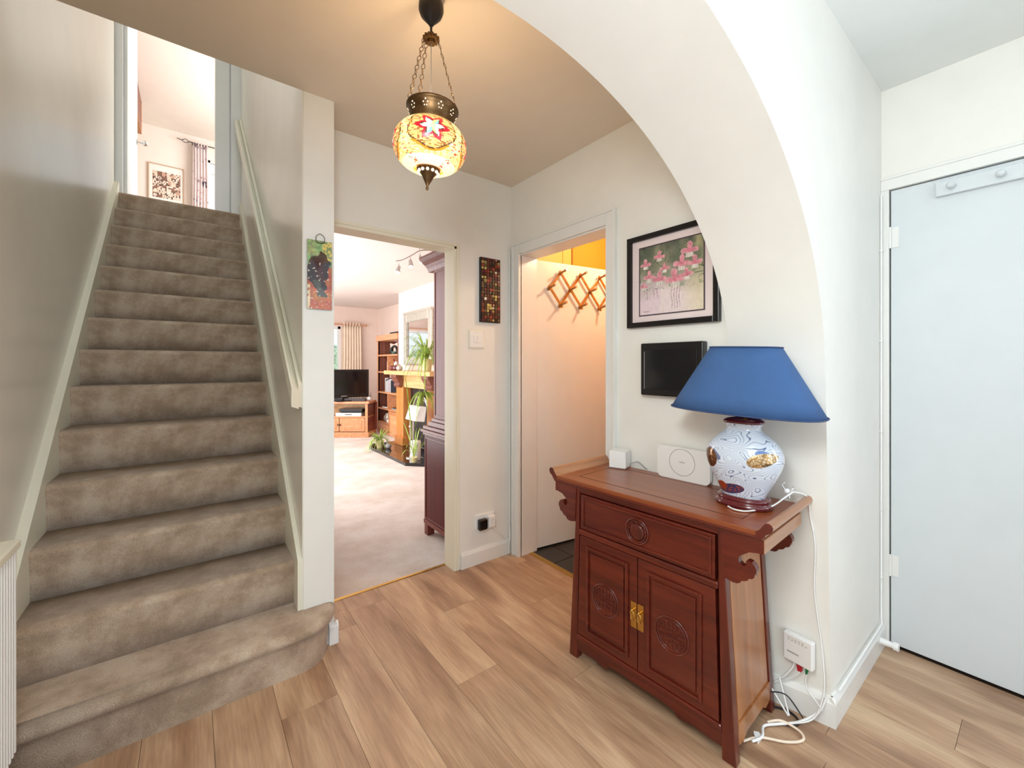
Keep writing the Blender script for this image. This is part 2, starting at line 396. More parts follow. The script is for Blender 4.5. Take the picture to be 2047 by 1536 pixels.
# --- lounge doorway lining ---
mb = MB(); mb.box(1.255, 1.272, YF-.006, 2.315, 0, 1.962); mb.box(.512, 1.272, YF-.006, 2.315, 1.945, 1.962)
mb.box(1.272, 1.290, YF-.008, YF, 0, 1.978); mb.box(.512, 1.272, YF-.008, YF, 1.962, 1.978)
struct(mb.build('door_frame_lounge', 'cream_gloss', bevel=.002), 'pale painted lining of the open lounge doorway', 'door frame')
# --- cloakroom door frame ---
mb = MB()
mb.box(XR-.018, XR+.01, 2.105-.004, 2.165, 0, 2.03); mb.box(XR-.018, XR+.01, 1.327, 1.389, 0, 2.03); mb.box(XR-.018, XR+.01, 1.389, 2.101, 1.962, 2.03)
mb.box(XR-.026, XR-.018, 2.150, 2.168, 0, 2.035); mb.box(XR-.026, XR-.018, 1.324, 1.340, 0, 2.035); mb.box(XR-.024, XR-.018, 1.34, 2.15, 2.022, 2.035)
mb.box(XR, 1.835, 2.101, 2.115, 0, 1.965); mb.box(XR, 1.835, 1.375, 1.389, 0, 1.965); mb.box(XR, 1.835, 1.389, 2.101, 1.955, 1.967)
struct(mb.build('door_frame_cloakroom', 'gloss', bevel=.002), 'white architrave and lining of the cloakroom doorway', 'door frame')
# --- right flush door ---
mb = MB(); mb.box(2.445, 2.475, -.9, YA, 2.023, 2.078); mb.box(2.447, 2.5, .438, YA, 0, 2.023); mb.box(2.44, 2.45, -.9, YA, 2.068, 2.08)
struct(mb.build('door_frame_near', 'gloss', bevel=.002), 'white frame round the flush door at the right', 'door frame')
dn = thing('door_1', 'flush white painted door on the right wall of the entrance hall', 'door', (2.46, .435, 0), kind='structure')
box('door_leaf', 'door', 0, .038, -.84, -.0015, .012, 2.019, dn, bevel=.002)
for z in (1.81, .36):
    mb = MB(); mb.box(-.004, .002, -.028, .016, z-.045, z+.045); mb.tube([(-.008, .0, z-.047), (-.008, .0, z+.047)], .006)
    mb.build('hinge', 'gloss', dn)
# --- stairs ---
NS = 14; RISE = .19; GO = .2165
def ry(k): return 1.85 if k == 1 else 2.06+GO*(k-2)
stair = thing('staircase', 'straight staircase in taupe carpet with white strings', 'stairs', (0, 0, 0), kind='structure')
XL_, XR_ = -.468, .366
# bottom bullnose step
def outline(o_):
    pts = [(XL_, 1.85-o_)]
    for i in range(9):
        t = math.pi/2*i/8; pts.append((.35+(.13+o_)*math.sin(t), 1.985-(.135+o_)*math.cos(t)))
    pts[-1] = (.48+o_, 1.969)
    return pts+[(.39, 1.969), (XR_, 1.985), (XR_, 2.06), (XL_, 2.06)]
prof = [(0, 0), (.10, .004), (.134, .010), (.140, .017), (.150, .028), (.162, .033), (.172, .032), (.181, .025), (.187, .012), (.190, -.010)]
vs = []; fs = []; L = len(outline(0))
for z, o_ in prof: vs += [(x, y, z) for x, y in outline(o_)]
for i in range(len(prof)-1):
    for k in range(L): fs.append((i*L+k, i*L+(k+1) % L, (i+1)*L+(k+1) % L, (i+1)*L+k))
mb = MB(); mb.add(vs, fs, True); mb.add(vs[-L:], [tuple(range(L))]); mb.add(vs[:L], [tuple(range(L-1, -1, -1))])
mb.build('step', 'carpet', stair)
def step_poly(y0, y1, z0, z1):
    p = [(y0, z0), (y0-.003, z1*.5), (y0-.010, z1-.05)]
    for i in range(9):
        a = R(190)-R(100)*i/8; p.append((y0+.006+.022*math.cos(a), z1-.022+.022*math.sin(a)))
    return p+[(y1, z1), (y1, z0)]
for k in range(2, NS+1):
    y1 = ry(k+1) if k < NS else 4.82
    mb = MB(); mb.prism(step_poly(0, y1-ry(k), 0, RISE), XL_, XR_, 'x', smooth=True)
    mb.build('step', 'carpet', stair, loc=(0, ry(k), RISE*(k-1)))
# strings
def string(x0, x1, ya, off, m='cream_gloss'):
    sl = RISE/GO
    def zl(y): return RISE*2+sl*(y-2.02)+off
    poly = [(ya, max(0, zl(ya)-.32)), (ya, zl(ya)), (4.66, zl(4.66)), (4.72, 2.76), (4.72, 2.5), (4.66, 2.3)]
    MB().prism(poly, x0, x1, 'x').build('string_board', m, stair, bevel=.002)
string(WL, XL_+.003, 1.9, .045); string(XR_-.003, WS, 1.975, .065)
# landing
struct(box('floor_landing', 'carpet', -2.2, 1.8, 4.82, 8.85, 2.5, 2.66), 'carpeted upstairs landing and bedroom floor', 'floor')
mb = MB()
mb.box(WL, -.445, 4.70, 4.86, 2.66, 5.05); mb.box(-.445, -.42, 4.74, 4.86, 2.66, 5.05)
mb.box(.18, .292, 4.745, 4.86, 2.66, 5.05); mb.box(.300, WS, 4.715, 4.86, 2.66, 5.05); mb.box(.288, .302, 4.76, 4.86, 2.66, 5.05)
struct(mb.build('door_frame_bedroom', 'gloss', bevel=.003), 'white bedroom door frame at the top of the stairs', 'door frame')
d2 = thing('door_2', 'open white bedroom door at the top of the stairs', 'door', (-.425, 4.87, 2.66), kind='structure')
box('door_leaf', 'door', -.04, 0, 0, .74, .01, 1.98, d2, bevel=.002)
mb = MB(); mb.tube([(0, .67, .80), (.05, .67, .80)], .009); mb.ball((.062, .67, .80), .026); mb.tube([(0, .67, .80), (.006, .67, .80)], .028, n=16)
mb.build('knob', 'steel', d2)
mb = MB(); mb.box(-2.3, -2.2, 4.8, 8.85, 2.66, 5.05); mb.box(1.7, 1.8, 4.8, 8.85, 2.66, 5.05)
struct(mb.build('wall_bedroom_sides', 'bedwall'), 'side walls of the upstairs bedroom', 'wall')
mb = MB(); mb.box(-2.2, -.495, 4.8, 4.86, 2.66, 5.05); mb.box(.385, 1.7, 4.8, 4.86, 2.66, 5.05)
struct(mb.build('wall_bedroom_near', 'bedwall'), 'bedroom wall either side of its doorway', 'wall')
mb = MB(); YBD = 8.73
mb.box(-2.2, .225, YBD, 8.85, 2.66, 5.05); mb.box(1.4, 1.7, YBD, 8.85, 2.66, 5.05); mb.box(.225, 1.4, YBD, 8.85, 2.66, 3.5); mb.box(.225, 1.4, YBD, 8.85, 4.72, 5.05)
struct(mb.build('wall_bedroom_back', 'bedwall'), 'pale pink bedroom back wall with picture and window', 'wall')
w1 = thing('window_1', 'bright bedroom window beside the floral curtain', 'window', (0, 0, 0), kind='structure')
mb = MB(); mb.box(.225, .262, YBD+.02, YBD+.07, 3.5, 4.72); mb.box(1.36, 1.4, YBD+.02, YBD+.07, 3.5, 4.72); mb.box(.225, 1.4, YBD+.02, YBD+.07, 4.68, 4.72); mb.box(.225, 1.4, YBD+.02, YBD+.07, 3.5, 3.54)
mb.box(.26, 1.36, YBD+.03, YBD+.06, 4.50, 4.54); mb.box(.8, .84, YBD+.03, YBD+.06, 3.5, 4.7)
mb.build('window_frame', 'gloss', w1)
box('pane', 'glass', .26, 1.36, YBD+.042, YBD+.046, 3.54, 4.68, w1)
# --- cloakroom ---
mb = MB(); mb.box(1.80, 3.0, 2.2, 2.3, 0, HC); mb.box(2.9, 3.0, 1.1, 2.2, 0, HC); mb.box(1.80, 3.0, 1.0, 1.1, 0, HC)
struct(mb.build('wall_cloakroom', 'ochre'), 'ochre walls inside the cloakroom', 'wall')
mb = MB(); mb.box(1.80, 1.804, 1.1, 1.372, 0, HC); mb.box(1.80, 1.804, 1.372, 2.118, 1.97, HC)
struct(mb.build('wall_cloakroom_near', 'ochre'), 'inner face of the cloakroom doorway wall', 'wall')
struct(box('ceiling_cloakroom', 'ochre', 1.80, 3.0, 1.0, 2.3, HC, 2.5), 'ochre cloakroom ceiling', 'ceiling')
sf = box('floor_cloakroom', 'grout', 1.80, 2.9, 1.1, 2.2, -.06, -.004); struct(sf, 'dark slate tile floor in the cloakroom', 'floor')
T0 = None
for i in range(4):
    for j in range(6):
        xa = 1.802+i*.305-.14; ya = 1.10+j*.2
        xa2, xb2 = max(xa+.003, 1.803), min(xa+.302, 2.898); ya2, yb2 = ya+.003, min(ya+.197, 2.198)
        if xb2-xa2 > .02 and yb2-ya2 > .02:
            box('tile', 'slate', xa2, xb2, ya2, yb2, -.004, .001, sf, bevel=.001)
# --- lounge ---
lf = struct(box('floor_lounge', 'lcarpet', .51, 3.3, 2.322, 8.85, -.05, .003), 'pale beige fitted carpet of the lounge', 'floor')
struct(box('ceiling_lounge', 'lceil', .51, 3.3, 2.31, 8.95, HC, 2.5), 'pale pink lounge ceiling', 'ceiling')
mb = MB(); mb.box(3.2, 3.3, 2.31, 8.85, 0, HC); mb.box(2.74, 3.2, 5.0, 6.64, 0, HC); mb.box(1.80, 3.3, 2.301, 2.312, 0, HC)
struct(mb.build('wall_lounge_right', 'pink'), 'pink lounge wall with projecting chimney breast', 'wall')
mb = MB(); mb.box(.51, .9, 8.85, 8.95, 0, HC); mb.box(2.42, 3.3, 8.85, 8.95, 0, HC); mb.box(.9, 2.42, 8.85, 8.95, 0, .85); mb.box(.9, 2.42, 8.85, 8.95, 2.02, HC)
struct(mb.build('wall_lounge_back', 'pink'), 'pink lounge back wall with the garden window', 'wall')
w2 = thing('window_2', 'lounge window onto the garden beside the cream curtain', 'window', (0, 0, 0), kind='structure')
mb = MB()
for xa in (.9, 1.64, 2.37): mb.box(xa, xa+.05, 8.87, 8.93, .85, 2.02)
mb.box(.9, 2.42, 8.87, 8.93, .85, .9); mb.box(.9, 2.42, 8.87, 8.93, 1.97, 2.02)
mb.build('window_frame', 'gloss', w2)
box('pane', 'glass', .93, 2.40, 8.898, 8.902, .88, 2.0, w2)
box('window_sill', 'gloss', .86, 2.46, 8.80, 8.87, .82, .85, w2)
# garden seen through the lounge window
struct(box('ground', 'ledge', -6, 10, 9.0, 20, -.4, -.1), 'lawn outside the lounge window', 'ground')
mb = MB()
for i in range(60):
    x = -3+i*.17+random.uniform(-.1, .1)
    for j in range(2):
        mb.ball((x, 15+random.uniform(-.4, .4), .1+j*.8+random.uniform(-.2, .4)), random.uniform(.5, .75), n=6)
tag(mb.build('hedge', 'leafd'), 'green garden hedge beyond the lounge window', 'hedge', kind='stuff')
# ================= HALL OBJECTS =================
def cyl(mb, p0, p1, r, n=10): return mb.tube([p0, p1], r, n)
# --- handrail ---
h = thing('handrail', 'white painted wooden handrail running up the wall beside the stairs', 'handrail')
sl = (3.525-1.16)/(4.69-1.96)
def zr(y): return 1.165+(3.525-1.165)/(4.69-1.965)*(y-1.965)
def rail(pf, nm, ya, yb):
    n_ = len(pf); vs = [(x, ya+(x-.332)*1.0, zr(ya)+z-(x-.332)*.4) for x, z in pf]+[(x, yb, zr(yb)+z) for x, z in pf]
    MB().add(vs, [(i, (i+1) % n_, (i+1) % n_+n_, i+n_) for i in range(n_)]+[tuple(range(n_-1, -1, -1)), tuple(range(n_, 2*n_))]).build(nm, 'cream_gloss', h, bevel=.002)
rail([(.328, -.050), (.328, .026), (.334, .034), (.350, .034), (.356, .026), (.362, .026), (.362, -.050)], 'rail', 1.915, 4.69)
rail([(.362, -.050), (.362, .046), (.370, .056), (WS-.004, .056), (WS-.004, -.050)], 'backing_rail', 1.925, 4.69)
# --- radiator ---
ra = thing('radiator', 'white panel radiator with ribbed front and top grille on the left wall', 'radiator', (0, 0, 0))
YR0, YR1 = .95, 1.765
mb = MB(); mb.box(-.478, -.392, YR0, YR1-.004, .165, .735)
y = YR0+.03
poly = []
k = 0
while y < YR1-.012:
    poly += [(-.388, y), (-.382, y+.004), (-.382, y+.012), (-.388, y+.016)]; y += .0205
pp = [(-.395, YR0)]+poly+[(-.395, YR1)]
mb.prism(pp, .18, .735, 'z'); mb.build('panel', 'gloss', ra)
mb = MB(); mb.box(-.482, -.376, YR0-.003, YR1, .738, .762)
mb.build('grille_surround', 'cream_gloss', ra, bevel=.004)
mb = MB()
y = YR0+.03
while y < YR1-.075:
    for q in (-.462, -.440, -.418): mb.box(q, q+.014, y, y+.020, .7615, .7635)
    y += .031
mb.build('grille_slots', 'blackm', ra, kind='stuff')
box('wall_bracket', 'gloss', WL, -.477, 1.1, 1.14, .3, .6, ra)
# --- glass panel on column ---
def glassfn(s, t):
    n1 = nz(s*3, t*8, 1); n2 = nz(s*9, t*24, 5); n3 = nz(s*9, t*30, 9); n3 = n3*1.15
    if t > .62: c = (150+30*n1, 180+20*n2, 128)
    elif t > .3: c = (190, 100+40*n1, 62)
    else: c = (206, 110+40*n1, 52)
    if t > .72 and s > .6 and n2 > 0: c = (228, 210, 120)
    d = math.hypot((s-.5-.12*math.sin(t*9))/.42, (t-.56)/.26)
    if d+n1*.35 < 1.0: c = (62+30*n1, 40, 42)
    if .18 < t < .42 and abs(s-.35-1.2*(.42-t)) < .16+.1*n1: c = (88, 86, 74)
    if t < .95 and n3 > .56 and t < .70: c = (240, 224, 206)
    if s < .1 and t < .35 and n2 > -.1: c = (236, 214, 170)
    e = .92+.12*n2
    return tuple(max(0, min(255, v*e)) for v in c)
gp = thing('glass_wall_panel', 'narrow fused glass panel in green, black and orange hung on the column', 'wall decoration', (.397, 1.962, 1.491))
MB().box(0, .100, -.006, 0, 0, .300).build('backing', 'silver', gp, bevel=.001)
painted('glass', .100, .300, 46, 138, glassfn, 'vcolg', gp, T=Matrix.Translation((0, -.0072, 0)))
mb = MB(); mb.tube([(.036, -.010, .293), (.034, -.012, .315), (.052, -.006, .330), (.068, -.012, .314), (.066, -.010, .293), (.05, -.012, .288)], .0014, n=6, closed=True, smooth_path=4)
mb.build('wire_hanger', 'blackm', gp)
# --- mosaic strip ---
mp = thing('mosaic_wall_strip', 'tall dark strip of small brown, gold and white square tiles above the light switch', 'wall decoration', (1.436, 2.2, 1.516))
MB().box(0, .150, -.022, -.001, 0, .408).build('backing', 'blackm', mp, bevel=.001)
mb = MB(); cols = []
pal = [(92, 40, 30), (70, 26, 24), (130, 60, 40), (176, 156, 96), (60, 44, 30), (150, 60, 50), (96, 84, 50), (44, 22, 22), (222, 214, 196), (120, 34, 40), (86, 46, 34), (52, 60, 36), (200, 180, 104), (48, 22, 26), (84, 30, 36)]
rr = random.Random(3)
for j in range(21):
    for i in range(7):
        cx = .005+i*.0203; cz = .005+j*.0192; s_ = rr.choice((.017, .016, .013)); dz = rr.uniform(0, .017-s_+.0005)
        n0 = len(mb.f); mb.box(cx, cx+s_, -.0255-rr.uniform(0, .001), -.022, cz+dz, cz+dz+s_)
        c = rr.choice(pal); cols += [lin(c)]*(len(mb.f)-n0)
        if rr.random() < .45:
            n0 = len(mb.f); q = s_*.3; mb.box(cx+q, cx+s_-q, -.0270, -.0255, cz+dz+q, cz+dz+s_-q); cols += [lin(rr.choice(pal))]*(len(mb.f)-n0)
o = mb.build('mosaic_tiles', M['vcol'], mp, kind='stuff'); face_cols(o, cols)
# --- light switch ---
sw = thing('light_switch', 'white square light switch beside the lounge doorway below the mosaic strip', 'light switch', (1.416, 2.2, 1.406))
MB().box(-.060, .060, -.004, 0, -.062, .062).build('mount_plate', 'cream_gloss', sw, bevel=.002)
MB().box(-.052, .052, -.009, -.004, -.052, .052).build('faceplate', 'white', sw, bevel=.002)
for dx in (-.024, .003): MB().box(dx, dx+.024, -.0125, -.009, -.022, .022).build('rocker', 'white', sw, bevel=.001)
# --- double socket with plugs ---
so = thing('double_socket', 'white double wall socket above the skirting by the lounge doorway', 'socket', (1.478, 2.2, .262))
MB().box(-.073, .073, -.010, 0, -.043, .043).build('faceplate', 'white', so, bevel=.003)
for dx in (-.055, .035): MB().box(dx, dx+.016, -.0125, -.010, .018, .034).build('rocker', 'white', so, bevel=.001)
pb = thing('black_plug_unit', 'black rounded plug in device in the left of the double socket', 'plug', (1.447, 2.189, .247))
MB().box(-.031, .031, -.032, 0, -.034, .034).build('body', 'black', pb, bevel=.010, seg=3)
pwp = thing('white_plug', 'white plug with screw cover in the right of the double socket', 'plug', (1.512, 2.189, .256))
MB().box(-.024, .024, -.030, 0, -.038, .034).build('body', 'white', pwp, bevel=.006, seg=3)
mb = MB()
for dx, dz in ((-.008, .01), (.008, .01), (0, -.008)): mb.tube([(dx, -.0305, dz), (dx, -.0295, dz)], .0025, n=8)
mb.build('screw_heads', 'grey', pwp)
mb = MB(); mb.tube([(.006, -.015, -.038), (.03, -.018, -.062), (.085, -.02, -.115), (.125, -.022, -.16), (.134, -.022, -.20), (.136, -.024, -.245)], .0034, smooth_path=5)
mb.build('cord', 'white', pwp)
# --- cable trunking in corner ---
mb = MB(); mb.tube([(1.672, 2.190, .10), (1.672, 2.190, 1.99)], .0045); mb.tube([(1.664, 2.192, .02), (1.662, 2.183, .06), (1.666, 2.178, .12), (1.668, 2.188, .2)], .005, smooth_path=4)
tag(mb.build('corner_cable', 'white'), 'white cable clipped up the corner beside the cloakroom frame', 'cable')
# --- cloakroom door with peg rack ---
phi = R(-8.5)
cd = thing('door_3', 'cream flush cloakroom door standing open with a peg rack on it', 'door', (1.838, 2.112, 0), phi, kind='structure')
box('door_leaf', 'gloss', 0, .73, 0, .036, .012, 1.952, cd, bevel=.002)
for z in (1.76, .28):
    mb = MB(); mb.box(-.012, .026, -.003, .002, z-.045, z+.045); mb.tube([(-.006, -.005, z-.047), (-.006, -.005, z+.047)], .0055); mb.build('hinge', 'gloss', cd)
mb = MB(); mb.tube([(.69, 0, .98), (.69, -.045, .98)], .008); mb.tube([(.695, -.045, .98), (.60, -.045, .98)], .008); mb.box(.67, .71, -.006, 0, .93, 1.03)
mb.build('door_handle', 'brass', cd)
pr = thing('peg_rack', 'folding wooden trellis peg rack on the open cloakroom door', 'coat rack', (1.838, 2.112, 0), phi)
mids = [.096+.174*i for i in range(4)]; zt, zm, zb = 1.877, 1.769, 1.657
def slat(xa, za, xb, zb_, y):
    d = Vector((xb-xa, 0, zb_-za)); L = d.length; a = math.atan2(d.z, d.x)
    T = Matrix.Translation((xa, y, za)) @ Matrix.Rotation(-a, 4, 'Y')
    MB().box(-.020, L+.020, -.006, 0, -.009, .009, T=T).build('slat', 'peg', pr, bevel=.002)
for i in range(4):
    if i < 3:
        slat(mids[i], zm, mids[i]+.090, zt, -.012); slat(mids[i]+.090, zb, mids[i+1], zm, -.012)
        slat(mids[i], zm, mids[i]+.090, zb, -.020); slat(mids[i]+.090, zt, mids[i+1], zm, -.020)
pk = [(m, zm) for m in mids[:3]]+[(m+.090, zt) for m in mids[:3]]+[(m+.090, zb) for m in mids[:3]]
for x, z in pk:
    mb = MB(); mb.tube([(x, 0, z), (x, -.06, z+.008), (x, -.088, z+.014)], [.0075, .0075, .0095], n=10); mb.build('peg', 'peg', pr)
hw = thing('high_cloakroom_shelf_box', 'pale yellow boxed cupboard with dark edge high above the open cloakroom door', 'cupboard', (0, 0, 0))
box('body', mat('pale_cupboard_paint', (222, 184, 96), .5), 1.86, 2.222, 2.16, 2.198, 1.55, 2.105, hw)
mb = MB(); mb.box(2.222, 2.230, 2.152, 2.198, 1.54, 2.112); mb.box(2.17, 2.236, 2.146, 2.198, 2.105, 2.113); mb.box(2.13, 2.132, 2.158, 2.16, 1.55, 2.07)
mb.build('edge_trim', 'peg', hw)
# --- pendant lantern ---
PX, PY = .612, 1.218
pl = thing('pendant_lantern', 'hanging mosaic glass lantern with bronze collar and three chains', 'pendant light', (PX, PY, 0))
mb = MB(); mb.lathe([(.006, 2.338), (.010, 2.345), (.020, 2.356), (.034, 2.372), (.040, 2.388), (.039, 2.405), (.034, 2.418), (.030, 2.43)], 24); mb.tube([(0, 0, 2.34), (0, 0, 2.305)], .004)
mb.build('ceiling_rose', 'iron', pl)
mb = MB(); pts = []
for i in range(24):
    a = 2*math.pi*i/24; r = .027 if i % 2 else .021; pts.append((r*math.cos(a), r*math.sin(a)))
mb.prism(pts, 2.291, 2.302, 'z'); mb.lathe([(.012, 2.281), (.014, 2.291), (.014, 2.302), (.006, 2.311)], 16); mb.build('chain_hub', 'bronze', pl)
tilt = Matrix.Translation((0, 0, 2.0)) @ Matrix.Rotation(R(4), 4, Vector((math.sin(.6576), math.cos(.6576), 0))) @ Matrix.Translation((0, 0, -2.0))
mb = MB(); mb.lathe([(.056, 2.010), (.058, 2.018), (.060, 2.022), (.066, 2.030), (.072, 2.042), (.077, 2.056), (.079, 2.064), (.083, 2.067), (.083, 2.072), (.077, 2.074), (.075, 2.068), (.068, 2.042), (.054, 2.018)], 40, cap=False, T=tilt)
mb.build('collar', 'bronze', pl)
mb = MB()
for i in range(10):
    a0 = 2*math.pi*i/10+.2
    for da, dz in ((0, .057), (-.09, .050), (.09, .050), (-.05, .042), (.05, .042)):
        a = a0+da; z = 2.0+dz; rad = .0785-(2.064-z)*.42+.0005
        mb.ball((rad*math.cos(a), rad*math.sin(a), z), .0028, n=5, T=tilt)
mb.build('pierced_holes', emit('lit_piercing', (255, 236, 200), .8), pl, kind='stuff')
# globe
GR, GH, GZ = .1165, .080, 1.948
vs = []; fs = []; cols = []; NA, NB = 200, 84
for j in range(NB+1):
    th = R(24)+(R(160)-R(24))*j/NB
    for i in range(NA):
        a = 2*math.pi*i/NA; s_ = math.sin(th)**.85
        vs.append((GR*s_*math.cos(a), GR*s_*math.sin(a), GZ+GH*math.copysign(abs(math.cos(th))**.95, math.cos(th))))
face_dir = math.atan2(-PY, -PX)+.06
rg = random.Random(11)
def hsh(a, b): return (math.sin(a*127.1+b*311.7)*43758.5453) % 1
def globecol(a, th):
    da = (a-face_dir+math.pi/4) % (math.pi/2)-math.pi/4
    med = int(((a-face_dir+math.pi/4) % (2*math.pi))/(math.pi/2))
    X = da*.66*math.sin(th); Y = (R(84)-th)*.60
    h_ = hsh(int(a*200/6.283/2.5), int(th*30)); r = math.hypot(X, Y); an = math.atan2(Y, X)
    base = [(246, 226, 150), (240, 214, 130), (250, 236, 176), (232, 196, 110)][int(h_*4)]
    if h_ > .93: base = (206, 170, 96)
    if th > R(138): base = (255, 244, 206)
    k6 = (an+math.pi/6) % (math.pi/3)-math.pi/6
    star = .225/(math.cos(k6)+.95*abs(math.sin(k6))*1.55) if True else 0
    star = .30*(1-.42*abs(((an+math.pi/6+.0) % (math.pi/3))/(math.pi/6)-1)**.8)
    star = .16+.15*abs(1-abs(((an) % (math.pi/3))/(math.pi/6)-1)*1.0)*-1+.15
    lob = .43+.025*math.cos(5*an+1.2)
    if r < star:
        q = r/star
        if q > .70: return (218, 34, 48) if h_ < .85 else (150, 24, 34)
        if q > .56 and int(an*6/math.pi+20) % 2: return (84, 48, 40)
        return [(196, 214, 196), (232, 236, 214), (128, 178, 180), (210, 206, 120), (236, 240, 228)][int((an+math.pi)*6/math.pi) % 5] if q > .2 else (170, 206, 150)
    if r < lob:
        if r > lob-.028: return (96, 60, 34) if h_ < .7 else (190, 140, 60)
        return [(238, 190, 110), (226, 164, 92), (236, 176, 120), (244, 212, 130)][int(h_*4)] if h_ < .8 else (150, 96, 48)
    if r < lob+.04 and th > R(112): return (222, 140, 40)
    if abs(da) > .62 and h_ > .8: return [(206, 60, 56), (150, 180, 150), (214, 120, 50)][int(h_*29) % 3]
    return base
for j in range(NB):
    for i in range(NA):
        fs.append((j*NA+i, (j+1)*NA+i, (j+1)*NA+(i+1) % NA, j*NA+(i+1) % NA))
        cols.append(lin(globecol(2*math.pi*(i+.5)/NA, R(24)+(R(160)-R(24))*(j+.5)/NB)))
mb = MB(); mb.add(vs, fs, True, T=tilt); o = mb.build('glass_globe', 'globe', pl); face_cols(o, cols)
tilt0 = tilt; tilt = tilt @ Matrix.Translation((0, 0, .010))
mb = MB(); mb.lathe([(.0035, 1.800), (.005, 1.806), (.003, 1.812), (.008, 1.822), (.020, 1.846), (.030, 1.858)], 24, T=tilt); mb.lathe([(.030, 1.858), (.037, 1.861), (.039, 1.868), (.038, 1.880), (.041, 1.886), (.036, 1.890)], 24, T=tilt)
mb.build('finial', 'bronze', pl)
mb = MB()
for i in range(12):
    a = 2*math.pi*i/12; mb.ball((.031*math.cos(a), .031*math.sin(a), 1.8555), .0052, n=5, T=tilt)
mb.build('finial_beads', emit('lit_beads', (255, 244, 214), .9), pl, kind='stuff')
tilt = tilt0
camright = math.atan2(-math.sin(.6576), math.cos(.6576))
for ci, a in enumerate((camright+math.pi+.35, camright+math.pi-.62, camright-.15)):
    p0 = Vector((.022*math.cos(a), .022*math.sin(a), 2.295)); p1 = tilt @ Vector((.077*math.cos(a), .077*math.sin(a), 2.072))
    mb = MB(); d = (p1-p0); L = d.length; d.normalize(); nl = 14
    side = d.cross(Vector((-math.sin(a), math.cos(a), 0))).normalized(); alt = Vector((-math.sin(a), math.cos(a), 0))
    sv = Vector((math.cos(camright), math.sin(camright), 0)); sv2 = d.cross(sv).normalized()
    for q in range(nl):
        c = p0+d*(L*(q+.5)/nl); u_ = (sv if q % 2 == 0 else sv2) if ci < 2 else (sv2 if q % 2 == 0 else alt*.6+sv*.2)
        u_ = u_.normalized()
        ring = [c+d*(.0085*math.cos(t))+u_*(.0062*math.sin(t)) for t in [2*math.pi*k/10 for k in range(10)]]
        mb.tube(ring, .0011, n=5, closed=True)
    mb.build('chain', 'bronze', pl)
mb = MB(); mb.tube([(0, 0, 2.29), (0, 0, 2.03)], .0012, n=6); mb.build('cord', 'grey', pl)
point('lantern_bulb', (PX, PY, 2.06), 5.0, (1, .72, .42), .02)
# --- framed flower painting ---
flow = [(.10, .74, .8), (.33, .82, .8), (.16, .55, .85), (.33, .50, 1.05), (.58, .46, 1.35), (.80, .82, 1.1), (.68, .66, 1.1), (.88, .64, .9), (.76, .50, .8), (.07, .42, .6), (.42, .64, .7)]
def paintfn(s, t):
    n1 = nz(s*2.2, t*2.2, 3); n2 = nz(s*8, t*8, 7); n3 = nz(s*19, t*19, 2); n4 = nz(s*4, t*4, 21)
    g = max(0, min(1, (t-.30)/.35+n1*.6))
    c = np.array((224, 208, 206.))*(1-g)+np.array((142, 140, 116.))*g
    if s > .66: k_ = min(1, (s-.66)*4); c = c*(1-.35*k_)+np.array((206, 198, 134.))*.35*k_
    if t < .5 and s < .35: c = c*.75+np.array((206, 180, 206.))*.25
    d = max(0, min(1, (t-.42-.2*n1)*3))*max(0, min(1, .55+n4*1.6))
    c = c*(1-.62*d)+np.array((74, 86, 74.))*.62*d
    if t > .35 and n2+.4*n3 > .34: c = c*.6+np.array((92, 112, 78.))*.4
    if t > .78: k_ = min(1, (t-.78)*4)*max(0, .5+n2); c = c*(1-.7*k_)+np.array((44, 50, 48.))*.7*k_
    if .34 < t and abs(n2-.02) < .022: c = np.array((78, 92, 66.))
    for (fx, fy, k) in flow:
        dx, dy = (s-fx)/k, (t-fy)/k
        an = math.atan2(dy, dx); r = math.hypot(dx, dy)
        lim = .105*abs(math.cos(2*(an-math.pi/2)+.25*math.sin(fx*40)))**.8+.012
        if r < lim and dy > -.030:
            c = np.array((206, 118, 134.))*(1-.5*r/.1)+np.array((226, 190, 192.))*(.5*r/.1)+26*n3; continue
        bw = .052+.10*max(0, -dy)
        if -.085 < dy < .012 and abs(dx) < bw*(1-.15*abs(math.sin(dy*60))):
            c = np.array((226, 218, 208.))-abs(dx)/bw*26-(30 if abs(math.sin(dx*95+fx*9)) > .95 else 0)+14*n3
    if t < .36:
        for fx in (.53, .57, .61, .65, .30, .24, .12):
            w_ = abs(s-fx-.008*math.sin(t*24+fx*9))
            if w_ < .006 and t > (.05 if fx > .5 else .22): c = c*.55+np.array((140, 96, 110.))*.45
    c = c+7*n3
    if .06 < s < .16 and abs(t-.045-.006*math.sin(s*190)) < .004: c = np.array((120, 90, 100.))
    return tuple(max(0, min(255, v)) for v in c)
TR = Matrix(((0, -1, 0, 0), (-1, 0, 0, 0), (0, 0, 1, 0), (0, 0, 0, 1)))  # local x -> -Y, local y -> -X
TRr = Matrix(((0, 1, 0, 0), (-1, 0, 0, 0), (0, 0, 1, 0), (0, 0, 0, 1)))   # local x -> -Y ; local -y faces -X
fp = thing('framed_flower_painting', 'black framed painting of pink and white fuchsias above the small black screen', 'picture', (XR, 1.252, 1.423))
W_, H_ = .442, .430
Tm = TRr
def ring4(mb, w, h, b, ya, yb, T, ox=0, oz=0):
    mb.box(ox, ox+b, ya, yb, oz, oz+h, T=T); mb.box(ox+w-b, ox+w, ya, yb, oz, oz+h, T=T)
    mb.box(ox+b, ox+w-b, ya, yb, oz, oz+b, T=T); mb.box(ox+b, ox+w-b, ya, yb, oz+h-b, oz+h, T=T)
mb = MB(); ring4(mb, W_, H_, .024, -.026, 0, Tm); mb.build('frame', 'black', fp, bevel=.002)
